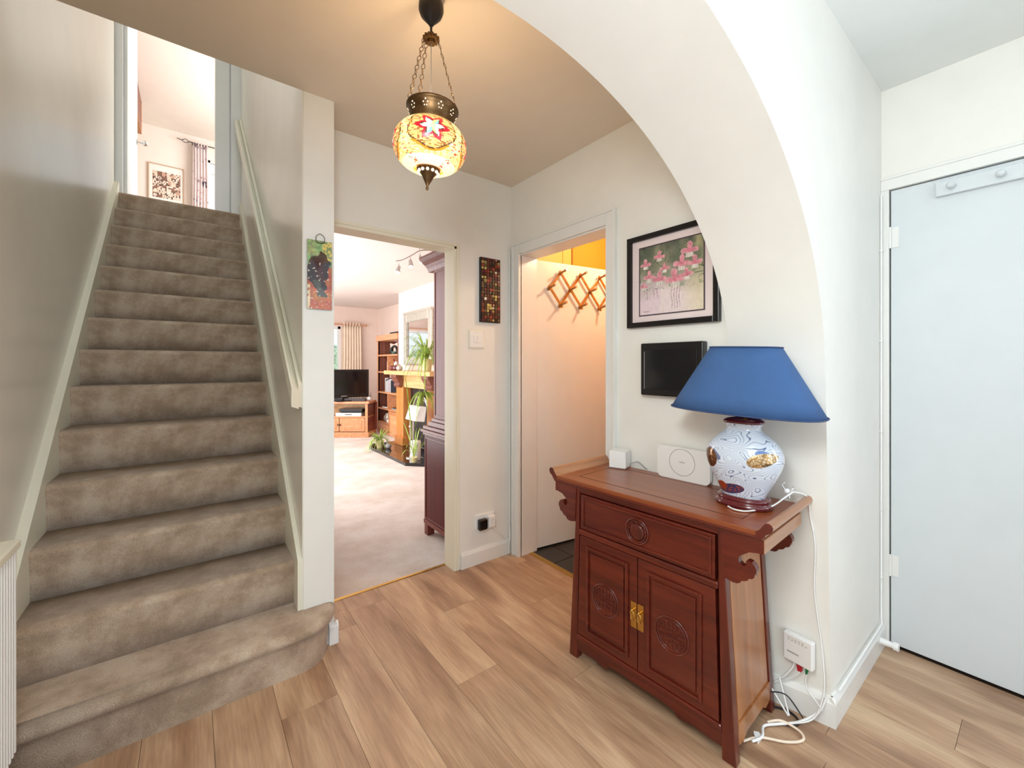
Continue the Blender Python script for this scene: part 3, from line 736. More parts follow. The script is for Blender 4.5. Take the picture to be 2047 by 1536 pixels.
MB().box(.02, W_-.02, -.012, -.002, .02, H_-.02, T=Tm).build('mount', 'mount', fp)
mb = MB(); ring4(mb, .318, .322, .005, -.0150, -.012, Tm, .062, .052); mb.build('mount_border', mat('plum_inner_mount', (72, 56, 64), .6), fp)
painted('print', .308, .312, 112, 114, paintfn, 'vcol', fp, T=Tm @ Matrix.Translation((.067, -.0140, .057)))
# --- small black screen ---
tv = thing('small_wall_screen', 'small black flat screen on the wall beside the blue lampshade', 'screen', (XR, 1.163, 1.108))
MB().box(0, .298, -.042, -.004, 0, .238, T=Tm).build('bezel', 'black', tv, bevel=.006)
MB().box(.026, .272, -.0435, -.040, .030, .208, T=Tm).build('screen', 'screen', tv, bevel=.001)
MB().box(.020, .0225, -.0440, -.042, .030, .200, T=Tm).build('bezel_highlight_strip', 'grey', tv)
# --- carved cabinet ---
cb = thing('altar_cabinet', 'dark rosewood altar cabinet with scrolled ends and carved doors', 'cabinet', (1.3129, .9320, 0), R(3))
# local: x depth to the wall, y along (+ far), z up ; base centre at local (0,0)
def L2(x, y, z=0): return cb_mat @ Vector((x, y, z))
cb_mat = Matrix.Translation((1.3129, .9320, 0)) @ Matrix.Rotation(R(3), 4, 'Z')
for sx in (0, 1):
    for sy in (-1, 1):
        xa, xb = (0, .034) if sx == 0 else (.312, .346)
        yo0, yo1, yi0, yi1 = .340, .298, .297, .283
        v = [(xa, sy*yi0, 0), (xb, sy*yi0, 0), (xb, sy*yo0, 0), (xa, sy*yo0, 0), (xa, sy*yi1, .730), (xb, sy*yi1, .730), (xb, sy*yo1, .730), (xa, sy*yo1, .730)]
        MB().hexa(v).build('leg', 'rosev', cb, bevel=.003)
def yo(z): return .340-.042*z/.73
def yi(z): return .297-.014*z/.73
mb = MB(); mb.box(.004, .030, -.29, .29, .706, .731); mb.build('top_rail', 'rose', cb, bevel=.003)
mb = MB(); mb.box(-.004, .030, -.286, .286, .532, .556); mb.build('middle_rail', 'rose', cb, bevel=.006, seg=3)
mb = MB(); mb.box(-.004, .030, -.297, .297, .084, .108); mb.build('bottom_rail', 'rose', cb, bevel=.006, seg=3)
ap = [(-.297, .084), (-.297, .040), (-.27, .038), (-.20, .044), (-.165, .036), (-.15, .036), (-.135, .052), (-.10, .056), (.10, .056), (.135, .052), (.15, .036), (.165, .036), (.20, .044), (.27, .038), (.297, .040), (.297, .084)]
MB().prism(ap, .002, .020, 'x').build('apron', 'rose', cb, bevel=.002)
# carcass
v = [(.03, -.30, .09), (.335, -.30, .09), (.335, .30, .09), (.03, .30, .09), (.03, -.28, .728), (.335, -.28, .728), (.335, .28, .728), (.03, .28, .728)]
MB().hexa(v).build('carcass', 'rosev', cb)
def shou(mb, cy, cz, r, x, T=None):
    n = 40
    for rr_, w in ((r, .0035), (r*.84, .0026)):
        mb.tube([(x, cy+rr_*math.cos(2*math.pi*k/n), cz+rr_*math.sin(2*math.pi*k/n)) for k in range(n)], w, n=6, closed=True)
    def bar(y0, z0, y1, z1, w=.0027): mb.tube([(x, cy+y0*r, cz+z0*r), (x, cy+y1*r, cz+z1*r)], w, n=6)
    for q in (-.14, .14): bar(-.72, q, .72, q)
    for s_ in (-1, 1):
        bar(0, s_*.14, 0, s_*.80); bar(-.25, s_*.40, .25, s_*.40); bar(-.25, s_*.40, -.25, s_*.66); bar(.25, s_*.40, .25, s_*.66)
        for q in (-1, 1):
            bar(q*.50, s_*.32, q*.50, s_*.62); bar(q*.50, s_*.32, q*.70, s_*.32); bar(q*.25, s_*.66, q*.36, s_*.70)
    bar(-.3, 0, .3, 0, .0022)
# drawer
dr = MB().box(-.001, .03, -.276, .276, .560, .703).build('drawer', 'rose', cb, bevel=.002)
mb = MB(); ring4(mb, .532, .124, .009, -.007, 0, Matrix(((0, 1, 0, 0), (1, 0, 0, -.266), (0, 0, 1, .570), (0, 0, 0, 1)))); mb.build('drawer_moulding', 'rose', dr, bevel=.002)
mb = MB()
for rr_, w in ((.046, .0035), (.038, .0025)): mb.tube([(-.004, .006+rr_*math.cos(2*math.pi*k/40), .630+rr_*math.sin(2*math.pi*k/40)) for k in range(40)], w, n=6, closed=True)
for q in (-.5, 0, .5): mb.tube([(-.004, .006+q*.04, .636), (-.004, .006+q*.04, .636+(.034 if q == 0 else .024))], .0024, n=6)
mb.tube([(-.004, -.030, .636), (-.004, .042, .636)], .0028, n=6); mb.tube([(-.004, -.014, .653), (-.004, .026, .653)], .0022, n=6)
mb.build('carved_roundel', 'rose', dr)
mb = MB(); mb.lathe([(.0, 0), (.030, 0.0), (.031, .003), (.024, .006), (0, .002)], 24, T=Matrix.Translation((-.001, .006, .626)) @ Matrix.Rotation(R(-90), 4, 'Y'), cap=False)
mb.build('finger_pull', 'rosev', dr)
# doors
for s_, name in ((1, 'l'), (-1, 'r')):
    ya, yb_ = (.0075, .281) if s_ > 0 else (-.276, .0045)
    yb2 = .293 if s_ > 0 else .0045; ya2 = .0075 if s_ > 0 else -.288
    v = [(.000, ya2, .110), (.03, ya2, .110), (.03, yb2, .110), (.000, yb2, .110), (.000, ya, .530), (.03, ya, .530), (.03, yb_, .530), (.000, yb_, .530)]
    d = MB().hexa(v).build('door', 'rose', cb, bevel=.003)
    yc = .143 if s_ > 0 else -.1355
    mb = MB(); ring4(mb, .200, .356, .011, -.008, 0, Matrix(((0, 1, 0, 0), (1, 0, 0, yc-.100), (0, 0, 1, .141), (0, 0, 0, 1)))); mb.build('door_moulding', 'rose', d, bevel=.002)
    mb = MB(); mb.box(-.0055, 0, yc-.080, yc+.080, .163, .475); mb.build('raised_panel', 'rose', d, bevel=.005)
    mb = MB(); shou(mb, yc+.003, .313, .061, -.0065); mb.build('carved_roundel', 'rose', d)
    hy = .0205 if s_ > 0 else -.0085
    mb = MB(); mb.box(-.0028, 0, hy-.0125, hy+.0125, .266, .362)
    mb.build('handle_plate', 'brass', d, bevel=.001)
    mb = MB(); mb.tube([(-.002, hy, .335), (-.014, hy, .335)], .003, n=8); mb.ball((-.014, hy, .335), .0045, n=6)
    mb.tube([(-.013, hy-.006, .330), (-.012, hy-.006, .300), (-.012, hy+.006, .300), (-.013, hy+.006, .330)], .002, n=6, closed=True); mb.build('handle', 'brass', d)
# side panels and rails
for s_ in (-1, 1):
    v = [(.036, s_*(yo(.11)-.016), .11), (.311, s_*(yo(.11)-.016), .11), (.311, s_*(yo(.11)-.006), .11), (.036, s_*(yo(.11)-.006), .11),
         (.036, s_*(yo(.72)-.016), .72), (.311, s_*(yo(.72)-.016), .72), (.311, s_*(yo(.72)-.006), .72), (.036, s_*(yo(.72)-.006), .72)]
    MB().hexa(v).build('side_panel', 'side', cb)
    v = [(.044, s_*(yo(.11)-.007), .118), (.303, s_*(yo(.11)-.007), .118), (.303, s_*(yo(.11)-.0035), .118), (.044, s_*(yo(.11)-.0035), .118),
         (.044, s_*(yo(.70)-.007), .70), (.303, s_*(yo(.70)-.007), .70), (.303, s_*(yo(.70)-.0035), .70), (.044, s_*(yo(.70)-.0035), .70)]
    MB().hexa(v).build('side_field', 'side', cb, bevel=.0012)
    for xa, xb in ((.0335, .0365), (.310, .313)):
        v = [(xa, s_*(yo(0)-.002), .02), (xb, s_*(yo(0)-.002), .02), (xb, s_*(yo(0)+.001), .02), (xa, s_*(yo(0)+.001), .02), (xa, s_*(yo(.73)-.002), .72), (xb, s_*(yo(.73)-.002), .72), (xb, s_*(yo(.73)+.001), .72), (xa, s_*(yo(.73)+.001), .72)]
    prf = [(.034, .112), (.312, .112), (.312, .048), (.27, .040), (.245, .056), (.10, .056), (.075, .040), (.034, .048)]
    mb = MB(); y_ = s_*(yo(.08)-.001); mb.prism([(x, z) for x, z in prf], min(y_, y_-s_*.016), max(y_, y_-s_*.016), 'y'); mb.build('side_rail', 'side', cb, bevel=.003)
# bracket boards
br = [(.297, .731), (.418, .731), (.418, .690), (.402, .689), (.389, .686), (.378, .684), (.366, .675), (.354, .666), (.348, .655), (.349, .644), (.357, .637), (.367, .638), (.371, .646), (.368, .654), (.374, .657), (.385, .655), (.393, .648), (.398, .638), (.398, .627), (.393, .620), (.392, .612), (.386, .606), (.377, .604), (.374, .597), (.366, .592), (.357, .590), (.352, .582), (.344, .577), (.330, .576), (.306, .581)]
for xa in (-.004, .328):
    for s_ in (-1, 1):
        p = [(s_*y, z) for y, z in br]
        if s_ < 0: p = p[::-1]
        MB().prism(p, xa, xa+.024, 'x').build('scroll_bracket', 'rose', cb, bevel=.002)
for s_ in (-1, 1):
    ya, yb_ = sorted((s_*.404, s_*.4195)); MB().box(-.002, .352, ya, yb_, .690, .7315).build('end_board', 'end', cb, bevel=.002)
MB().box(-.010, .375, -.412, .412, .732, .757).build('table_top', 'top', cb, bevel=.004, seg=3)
mb = MB(); mb.box(-.014, -.004, -.414, .414, .7345, .7425); mb.box(-.0035, .004, -.30, .30, .722, .731); mb.build('edge_moulding', 'rose', cb, bevel=.003)
mb = MB(); ring4(mb, .672, .262, .0022, 0, .0006, Matrix(((0, 0, 1, .058), (1, 0, 0, -.336), (0, 1, 0, .757), (0, 0, 0, 1)))); mb.build('inlay_line', mat('dark_inlay', (60, 26, 16), .5), cb)
sc = [(.400, .733), (.414, .733), (.418, .741), (.423, .744), (.426, .752), (.432, .757), (.438, .761), (.444, .768), (.4455, .777), (.442, .785), (.435, .789), (.427, .788), (.421, .782), (.415, .772), (.408, .763), (.400, .757)]
for s_ in (-1, 1):
    p = [(s_*y, z) for y, z in sc]
    if s_ < 0: p = p[::-1]
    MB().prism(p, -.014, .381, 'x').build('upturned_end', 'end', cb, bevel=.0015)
    MB().prism([(a*1.0, b) for a, b in p], -.0155, -.013, 'x').build('upturned_end_cap', 'rose', cb)
TZ = .7571
# --- table lamp ---
def place(x, y): q = cb_mat @ Vector((x, y, 0)); return q
lp = thing('table_lamp', 'oval blue shaded lamp with wave and carp painted porcelain base', 'lamp', (1.54, .66, TZ), R(3))
# vase material
k = NT('wave_painted_porcelain'); tc = k.n('ShaderNodeTexCoord').outputs['Object']
ms = k.n('ShaderNodeMapping', {'Vector': tc, 'Scale': (1, 1, 1.5)}).outputs[0]
nn_ = k.n('ShaderNodeTexNoise', {'Vector': ms, 'Scale': 11.0, 'Detail': 1.0, 'Roughness': .3, 'Distortion': .35}).outputs['Fac']
ln = k.math('ABSOLUTE', k.math('SINE', k.math('MULTIPLY', nn_, 74.0)))
col = k.ramp(ln, [(.10, lin((92, 108, 146))), (.30, lin((214, 222, 234)))])
sp = k.n('ShaderNodeSeparateXYZ', {'Vector': tc})
def ell(yc, zc, a, b, rot=0):
    dy = k.math('SUBTRACT', sp.outputs[1], yc); dz = k.math('SUBTRACT', sp.outputs[2], zc)
    c_, s_ = math.cos(rot), math.sin(rot)
    p = k.math('DIVIDE', k.math('ADD', k.math('MULTIPLY', dy, c_), k.math('MULTIPLY', dz, s_)), a)
    q = k.math('DIVIDE', k.math('SUBTRACT', k.math('MULTIPLY', dz, c_), k.math('MULTIPLY', dy, s_)), b)
    r2 = k.math('ADD', k.math('MULTIPLY', p, p), k.math('MULTIPLY', q, q))
    return k.math('MULTIPLY', k.math('LESS_THAN', r2, 1.0), k.math('LESS_THAN', sp.outputs[0], .0))
vor = k.n('ShaderNodeTexVoronoi', {'Vector': tc, 'Scale': 150.0}).outputs['Distance']
e1 = ell(.088, .162, .030, .034); e2 = ell(-.078, .176, .040, .022, -.35); e3 = ell(.022, .062, .046, .018, -.2); e4 = ell(.052, .068, .018, .016)
e5 = ell(-.085, .19, .026, .016, .5); e6 = ell(.070, .180, .03, .012, .6)
col = k.mix(e5, col, lin((96, 128, 184))); col = k.mix(e6, col, lin((110, 118, 150)))
col = k.mix(e1, col, k.ramp(vor, [(.25, lin((160, 112, 66))), (.6, lin((96, 66, 44)))])); col = k.mix(e2, col, k.ramp(vor, [(.3, lin((222, 204, 172))), (.6, lin((170, 128, 72)))]))
col = k.mix(e3, col, k.ramp(vor, [(.3, lin((150, 66, 52))), (.5, lin((56, 56, 92)))])); col = k.mix(e4, col, lin((148, 58, 34)))
k.link(col, k.b.inputs['Base Color']); k.link(k.math('MULTIPLY', k.math('MAXIMUM', e1, e2), .8), k.b.inputs['Metallic'])
k.b.inputs['Roughness'].default_value = .14; k.b.inputs['Coat Weight'].default_value = .6
M['vase'] = k.m
A_, B_ = 1.0, .72   # long axis along local y
mb = MB(); mb.lathe([(.084, 0), (.090, .004), (.091, .012), (.084, .017), (.080, .021), (.084, .026), (.082, .032), (.072, .036)], 48, sx=B_+.05, sy=A_, ex=2.4); mb.build('plinth', 'maroon', lp)
vp = [(.066, .034), (.069, .040), (.076, .055), (.088, .080), (.103, .110), (.116, .140), (.121, .165), (.120, .185), (.112, .207), (.096, .228), (.076, .246), (.062, .256), (.055, .264), (.053, .272), (.056, .280), (.060, .284), (.058, .287)]
mb = MB(); mb.lathe(vp, 64, sx=B_, sy=A_, ex=2.5); mb.build('vase_body', 'vase', lp)
mb = MB(); mb.lathe([(.060, .287), (.064, .290), (.063, .296), (.050, .303), (.020, .309), (.012, .311)], 48, sx=B_+.03, sy=A_, ex=2.8); mb.build('vase_cap', 'maroon', lp)
mb = MB(); mb.lathe([(.009, .310), (.009, .335), (.012, .337), (.012, .36), (.009, .362), (.009, .40)], 16); mb.build('lamp_stem', 'brass', lp)
mb = MB(); mb.lathe([(.012, .40), (.022, .42), (.030, .45), (.024, .475), (.008, .485)], 16); mb.build('bulb', 'white', lp)
zb_, zt_ = .330, .554
N_ = 72
def shade_ring(r, sy, sx, z): return [(sx*r*math.copysign(abs(math.cos(a))**(2/2.6), math.cos(a)), sy*r*math.copysign(abs(math.sin(a))**(2/2.6), math.sin(a)), z) for a in [2*math.pi*i/N_ for i in range(N_)]]
rings = [shade_ring(1, .242-.130*f, .145-.072*f, zb_+(zt_-zb_)*f) for f in (0, .25, .5, .75, 1)]
inner = [[(x*.985, y*.985, z) for x, y, z in r_] for r_ in reversed(rings)]
vs = sum(rings+inner, []); fs = [(i*N_+j, i*N_+(j+1) % N_, (i+1)*N_+(j+1) % N_, (i+1)*N_+j) for i in range(len(rings)*2-1) for j in range(N_)]
fs += [((2*len(rings)-1)*N_+j, (2*len(rings)-1)*N_+(j+1) % N_, (j+1) % N_, j) for j in range(N_)]
TS = Matrix.Translation((0, 0, .44)) @ Matrix.Rotation(R(2.0), 4, 'X') @ Matrix.Translation((0, 0, -.442))
mb = MB(); mb.add(vs, fs, True, T=TS); mb.build('lamp_shade', 'blue', lp)
mb = MB(); mb.tube(shade_ring(1, .243, .146, zb_), .0028, n=6, closed=True, T=TS); mb.tube(shade_ring(1, .113, .074, zt_), .0028, n=6, closed=True, T=TS); mb.build('shade_trim', 'bluet', lp)
mb = MB(); mb.tube([(0, -.115, zt_-.02), (0, 0, zt_-.03), (0, .115, zt_-.02)], .002, n=6); mb.tube([(0, 0, .48), (0, 0, zt_-.03)], .003, n=6); mb.build('shade_carrier', 'brass', lp)
q0 = lambda x, y, z: tuple(cb_mat @ Vector((x, y, z)))
mb = MB(); mb.tube([q0(.135, -.262, .762), q0(.118, -.290, .762), q0(.135, -.325, .762), q0(.21, -.368, .770), q0(.30, -.395, .798), q0(.335, -.405, .803), q0(.37, -.432, .785), q0(.385, -.436, .72), (1.715, .50, .62), (1.722, .505, .48), (1.726, .50, .40), (1.728, .488, .30), (1.722, .478, .22), (1.716, .476, .12), (1.69, .50, .03), (1.62, .56, .012)], .0027, n=8, smooth_path=6)
tag(mb.build('lamp_cord', 'white'), 'white lamp cord looping over the cabinet end and down the wall', 'cord')
mb = MB(); mb.ball(q0(.318, -.385, .806), .0095, n=6); mb.tube([q0(.318, -.385, .80), q0(.30, -.375, .83), q0(.315, -.38, .835)], .002, n=6); mb.tube([q0(.318, -.385, .806), q0(.335, -.40, .82), q0(.33, -.39, .79), q0(.31, -.395, .785)], .0025, n=6, closed=True)
tag(mb.build('cord_knot', 'white'), 'knotted white cord tie resting on the near scrolled end of the cabinet', 'cord')
# --- white cube ---
q = place(.292, .352)
cu = thing('white_cube_device', 'small white cube shaped device on the far back corner of the cabinet', 'speaker', (1.628, 1.262, TZ), R(20))
MB().box(-.04, .04, -.04, .04, .0035, .082).build('body', 'white', cu, bevel=.003, seg=3)
MB().box(-.034, .034, -.034, .034, 0, .004).build('foot', 'grey', cu)
mb = MB(); mb.tube([(1.665, 1.235, TZ+.012), (1.68, 1.20, TZ+.03), (1.685, 1.17, TZ+.012), (1.684, 1.15, TZ+.003)], .0018, n=6, smooth_path=5)
tag(mb.build('device_cord', 'grey'), 'thin grey cord behind the white cube on the cabinet', 'cord')
# --- router ---
Tq = Matrix.Translation((1.672, .955, TZ)) @ Matrix.Rotation(R(3), 4, 'Z') @ Matrix(((0, 1, 0, 0), (-1, 0, 0, 0), (0, 0, 1, 0), (0, 0, 0, 1)))
ro = thing('router', 'flat rounded white router with a circle on its face leaning behind the lamp', 'router', (0, 0, 0))
def rrect(w, h, r, n=6):
    p = []
    for cx, cz, a0 in ((w/2-r, h-r, 0), (-w/2+r, h-r, 90), (-w/2+r, r, 180), (w/2-r, r, 270)):
        for i in range(n+1): a = R(a0+90*i/n); p.append((cx+r*math.cos(a), cz+r*math.sin(a)))
    return p
mb = MB(); mb.prism(rrect(.232, .138, .022), -.024, -.004, 'y', T=Tq); mb.build('body', 'wmat', ro, bevel=.004, seg=3)
mb = MB(); mb.tube([(.056*math.cos(2*math.pi*i/60)-.002, -.0242, .076+.056*math.sin(2*math.pi*i/60)) for i in range(60)], .0011, n=6, closed=True, T=Tq); mb.build('ring_groove', 'grey', ro)
mb = MB()
for i, w in enumerate((.003, .0022, .003, .0026, .0018, .003, .0024)): mb.box(-.0135+i*.0036, -.0135+i*.0036+w, -.0250, -.0240, .0745, .0772, T=Tq)
mb.box(-.003, .001, -.0250, -.0240, .0815, .0830, T=Tq)
mb.build('logo_print', 'grey', ro)
# --- network box ---
wx = 1.722
nb = thing('network_box', 'white square network socket box low on the wall beside the cabinet', 'socket', (0, 0, 0))
Tn = Matrix.Translation((wx, .545, .188)) @ Matrix.Rotation(R(-6), 4, 'Z') @ Matrix(((0, 1, 0, 0), (-1, 0, 0, 0), (0, 0, 1, 0), (0, 0, 0, 1)))
MB().box(-.046, .046, -.026, .0, 0, .096, T=Tn).build('body', 'white', nb, bevel=.004, seg=3)
mb = MB()
for i in range(9): mb.box(-.032+i*.0042, -.032+i*.0042+.0030, -.0270, -.026, .031+.0004*(i % 2), .0355, T=Tn)
mb.build('logo_print', 'grey', nb)
mb = MB()
for r0, z in ((5, .082), (6, .075)):
    for i in range(r0): mb.box(-.030+i*.011, -.030+i*.011+.006, -.0268, -.026, z, z+.0022, T=Tn)
mb.build('fine_print', 'silver', nb)
def cable(name, pts, r, m, label, T=None, n=8):
    mb = MB(); mb.tube(pts, r, n=n, smooth_path=6, T=T); return tag(mb.build(name, m), label, 'cable')
cable('network_cable', [(-.018, -.012, .0), (-.018, -.012, -.02), (-.045, -.02, -.07), (-.085, -.03, -.12), (-.12, -.04, -.15)], .0035, 'white', 'white cable leaving the left of the network box', Tn)
o = cable('red_plug_cable', [(.002, -.012, -.028), (-.012, -.015, -.05), (-.05, -.022, -.09), (-.10, -.03, -.13)], .0025, 'white', 'white cable with a red plug under the network box', Tn)
MB().prism([(-.008, 0), (.012, 0), (.009, -.026), (-.004, -.028)][::-1], -.016, -.006, 'y', T=Tn).build('plug', 'redp', o, bevel=.002, label='red plug')
o = cable('green_plug_cable', [(.024, -.010, -.022), (.018, -.008, -.05), (.022, -.004, -.08), (.05, -.006, -.105), (.075, -.02, -.112)], .0022, 'white', 'white cable with a green plug under the network box', Tn)
MB().prism([(.020, 0), (.031, 0), (.026, -.024), (.020, -.026)][::-1], -.014, -.006, 'y', T=Tn).build('plug', 'green', o, bevel=.001, label='green plug')
def fz(x, y, z): return (x, y, z)
cable('floor_cable', [(1.735, .475, .095), (1.715, .49, .05), (1.665, .53, .014), (1.60, .575, .01), (1.55, .60, .012), (1.50, .585, .014), (1.46, .60, .01)], .0045, 'white', 'thick white cable sweeping over the floor behind the cabinet leg')
cable('floor_cable_loop', [(1.44, .62, .008), (1.50, .59, .008), (1.55, .53, .008), (1.60, .50, .008), (1.63, .52, .008), (1.62, .57, .014), (1.58, .60, .010)], .0042, 'cream', 'cream cable loop lying nearest the camera on the planks')
cable('black_cable', [(1.62, .64, .06), (1.65, .61, .075), (1.68, .575, .07), (1.69, .54, .03), (1.685, .52, .008)], .0022, 'blackm', 'thin black cable arching over the white cables by the skirting')
cable('dark_cable_coil', [(1.60, .66, .006), (1.66, .63, .006), (1.695, .58, .006), (1.68, .54, .006), (1.64, .54, .006), (1.61, .59, .006)], .004, 'blackm', 'dark coiled cable on the floor against the skirting')
cable('white_flex', [(1.66, .655, .13), (1.662, .61, .07), (1.665, .565, .012)], .003, 'white', 'straight white flex dropping beside the back cabinet leg')
cable('white_flex', [(1.685, .60, .12), (1.675, .58, .06), (1.668, .563, .012)], .003, 'white', 'upright white flex in front of the skirting by the cabinet')
mb = MB(); mb.prism([(.0, 0), (.03, 0), (.036, .012), (.026, .024), (.012, .016)], 0, .014, 'z'); o = mb.build('cable_tie_end', 'white', None, bevel=.002, loc=(1.475, .588, 0)); tag(o, 'white curled cable end lying beside the side rail of the cabinet', 'cable end')
# --- door stop + skirting pipe clips ---
mb = MB(); mb.tube([(2.36, YA-.016, .055), (2.36, YA-.06, .055)], [.014, .012], n=14); mb.tube([(2.36, YA-.058, .055), (2.36, YA-.075, .055)], .017, n=14)
tag(mb.build('door_stop', 'white'), 'white round door stop on the skirting beside the flush door', 'door stop')
mb = MB(); mb.tube([(2.425, YA-.006, 2.0), (2.424, YA-.006, .14), (2.40, YA-.012, .108), (1.80, YA-.012, .106)], .004, n=6)
o = tag(mb.build('wall_cable', 'white'), 'white cable clipped along the skirting and up beside the flush door', 'cable')
mb = MB()
for z in (.3, .6, .95, 1.35, 1.75): mb.box(2.418, 2.430, YA-.012, YA-.001, z, z+.008)
mb.build('clips', 'gloss', o, kind='stuff')
# --- hook rail on flush door ---
hr = thing('white_hook_rail', 'white painted hook rail with round knobs on the flush door', 'coat rack', (2.46, 0, 0))
MB().box(-.022, 0, -.42, .292, 1.942, 2.0).build('board', 'door', hr, bevel=.003)
for y in (.245, .115, -.02, -.15):
    mb = MB(); mb.tube([(-.022, y, 1.970), (-.042, y, 1.970)], .006, n=10); mb.ball((-.050, y, 1.970), .014, n=8); mb.build('knob', 'door', hr)
# ================= LOUNGE =================
# tall red cabinet
rc = thing('tall_red_cabinet', 'tall dark red lacquered cabinet just inside the lounge doorway', 'cabinet', (0, 0, 0))
box('lower_case', 'red', 1.36, 1.95, 2.36, 2.815, .11, .735, rc, bevel=.003)
box('upper_case', 'redup', 1.385, 1.95, 2.37, 2.715, .86, 1.93, rc, bevel=.003)
mb = MB(); mb.box(1.350, 1.95, 2.35, 2.825, .735, .755); mb.box(1.338, 1.95, 2.35, 2.840, .755, .775); mb.box(1.352, 1.95, 2.35, 2.825, .775, .800); mb.box(1.368, 1.95, 2.36, 2.775, .80, .835); mb.box(1.378, 1.95, 2.365, 2.74, .835, .86)
mb.build('waist_moulding', 'redtop', rc, bevel=.004)
pr_ = [(2.36, 1.925), (2.73, 1.925), (2.735, 1.95), (2.755, 1.965), (2.775, 1.985), (2.80, 2.005), (2.80, 2.02), (2.36, 2.02)]
MB().prism(pr_, 1.385, 1.95, 'x').build('cornice', 'redtop', rc)
MB().prism([(1.385, 1.925), (1.375, 1.95), (1.355, 1.97), (1.33, 1.99), (1.31, 2.008), (1.31, 2.022), (1.45, 2.022), (1.45, 1.925)], 2.36, 2.80, 'y').build('cornice_side', 'redtop', rc)
mb = MB(); T_ = Matrix(((0, 1, 0, 1.360), (1, 0, 0, 2.375), (0, 0, 1, .13), (0, 0, 0, 1))); ring4(mb, .42, .585, .006, -.004, .002, T_, 0, 0)
T_ = Matrix(((0, 1, 0, 1.385), (1, 0, 0, 2.38), (0, 0, 1, .88), (0, 0, 0, 1))); ring4(mb, .315, 1.03, .006, -.004, .002, T_, 0, 0); mb.build('side_moulding', 'redtop', rc, bevel=.001)
mb = MB(); mb.box(1.355, 1.95, 2.36, 2.82, .085, .115); mb.build('plinth_rail', 'redtop', rc, bevel=.004)
for x in (1.362, 1.89):
    for y in (2.36, 2.765): box('leg', 'redtop', x, x+.055, y, y+.055, .003, .088, rc, bevel=.004)
# mirror
mi = thing('overmantel_mirror', 'rectangular silver framed mirror over the lounge mantelpiece', 'mirror', (2.74, 0, 0))
y0_, y1_, z0_, z1_ = 5.36, 6.34, 1.24, 2.05
mb = MB()
for ya, yb_, za, zb2 in ((y0_, y0_+.12, z0_, z1_), (y1_-.12, y1_, z0_, z1_), (y0_+.12, y1_-.12, z0_, z0_+.12), (y0_+.12, y1_-.12, z1_-.14, z1_)): mb.box(-.045, -.005, ya, yb_, za, zb2)
mb.build('frame', 'silver', mi, bevel=.012, seg=3)
mb = MB(); mb.box(-.052, -.042, y0_, y1_, z1_-.02, z1_+.015); mb.box(-.049, -.045, y1_-.128, y1_-.112, z0_+.12, z1_-.14); mb.build('frame_bead', 'silver', mi)
box('glass', 'mirror', -.026, -.020, y0_+.1, y1_-.1, z0_+.1, z1_-.12, mi)
# fireplace
fi = thing('fireplace_surround', 'pine fireplace surround with black cast iron arched insert', 'fireplace', (0, 0, 0))
box('mantel_shelf', 'pine', 2.36, 2.74, 4.74, 6.30, 1.095, 1.155, fi, bevel=.006)
box('frieze', 'pine', 2.50, 2.74, 4.95, 6.05, .91, 1.095, fi, bevel=.004)
for ya in (5.82, 4.78):
    box('leg', 'pined', 2.48, 2.74, ya+.02, ya+.28, .16, .92, fi, bevel=.006); box('leg_foot', 'pined', 2.46, 2.74, ya, ya+.30, .043, .17, fi, bevel=.006)
    cp = [(2.49, 1.095), (2.385, 1.095), (2.38, 1.06), (2.40, 1.03), (2.42, .99), (2.44, .97), (2.425, .94), (2.44, .91), (2.49, .90)]
    MB().prism(cp[::-1], ya+.05, ya+.25, 'y').build('corbel', 'oakd', fi)
box('insert_plate', 'iron', 2.60, 2.66, 5.06, 5.84, .043, .92, fi)
mb = MB()
for r_, w in ((.27, .016), (.235, .008)):
    pts = [(2.585, 5.45+r_, .06)]+[(2.585, 5.45+r_*math.cos(math.pi*i/20), .52+r_*1.05*math.sin(math.pi*i/20)) for i in range(21)]+[(2.585, 5.45-r_, .06)]
    mb.tube(pts, w, n=8)
mb.build('arch_trim', 'steel', fi)
box('fire_opening', 'blackm', 2.59, 2.602, 5.24, 5.66, .05, .52, fi)
box('grate_bar', 'steel', 2.50, 2.52, 5.2, 5.7, .10, .115, fi)
he = tag(MB().prism([(2.08, 4.83), (2.08, 6.12), (2.16, 6.30), (2.736, 6.32), (2.736, 4.60), (2.30, 4.60)], .003, .043, 'z').build('hearth', 'hearth', bevel=.006), 'polished black hearth slab with angled corners', 'hearth')
# hearth objects
co = thing('white_companion_stand', 'white hooded stand with upright post on the black hearth', 'fireplace stand', (2.30, 4.96, .043))
mb = MB(); mb.hexa([(-.11, -.15, .50), (.02, -.17, .48), (.02, .12, .48), (-.11, .14, .50), (-.05, -.17, .68), (.05, -.17, .67), (.05, .13, .67), (-.05, .13, .68)])
mb.build('hood', 'white', co, bevel=.012, seg=3)
mb = MB(); mb.tube([(-.05, .10, 0), (-.05, .10, .50)], .013, n=10); mb.ball((-.05, .10, .40), .024, n=8); mb.tube([(-.05, .10, 0), (-.05, .10, .012)], .06, n=16); mb.build('post', 'steel', co)
cn = thing('white_canister', 'white cylindrical canister on the black hearth beside the tall red cabinet', 'canister', (2.26, 4.93, .043))
mb = MB(); mb.lathe([(.060, 0), (.064, .01), (.064, .20), (.067, .205), (.067, .225), (.060, .235), (.0, .245)], 24); mb.build('body', 'white', cn)
mb = MB(); mb.tube([(.0, 0, .24), (0, 0, .26)], .012, n=10); mb.build('lid_knob', 'steel', cn)
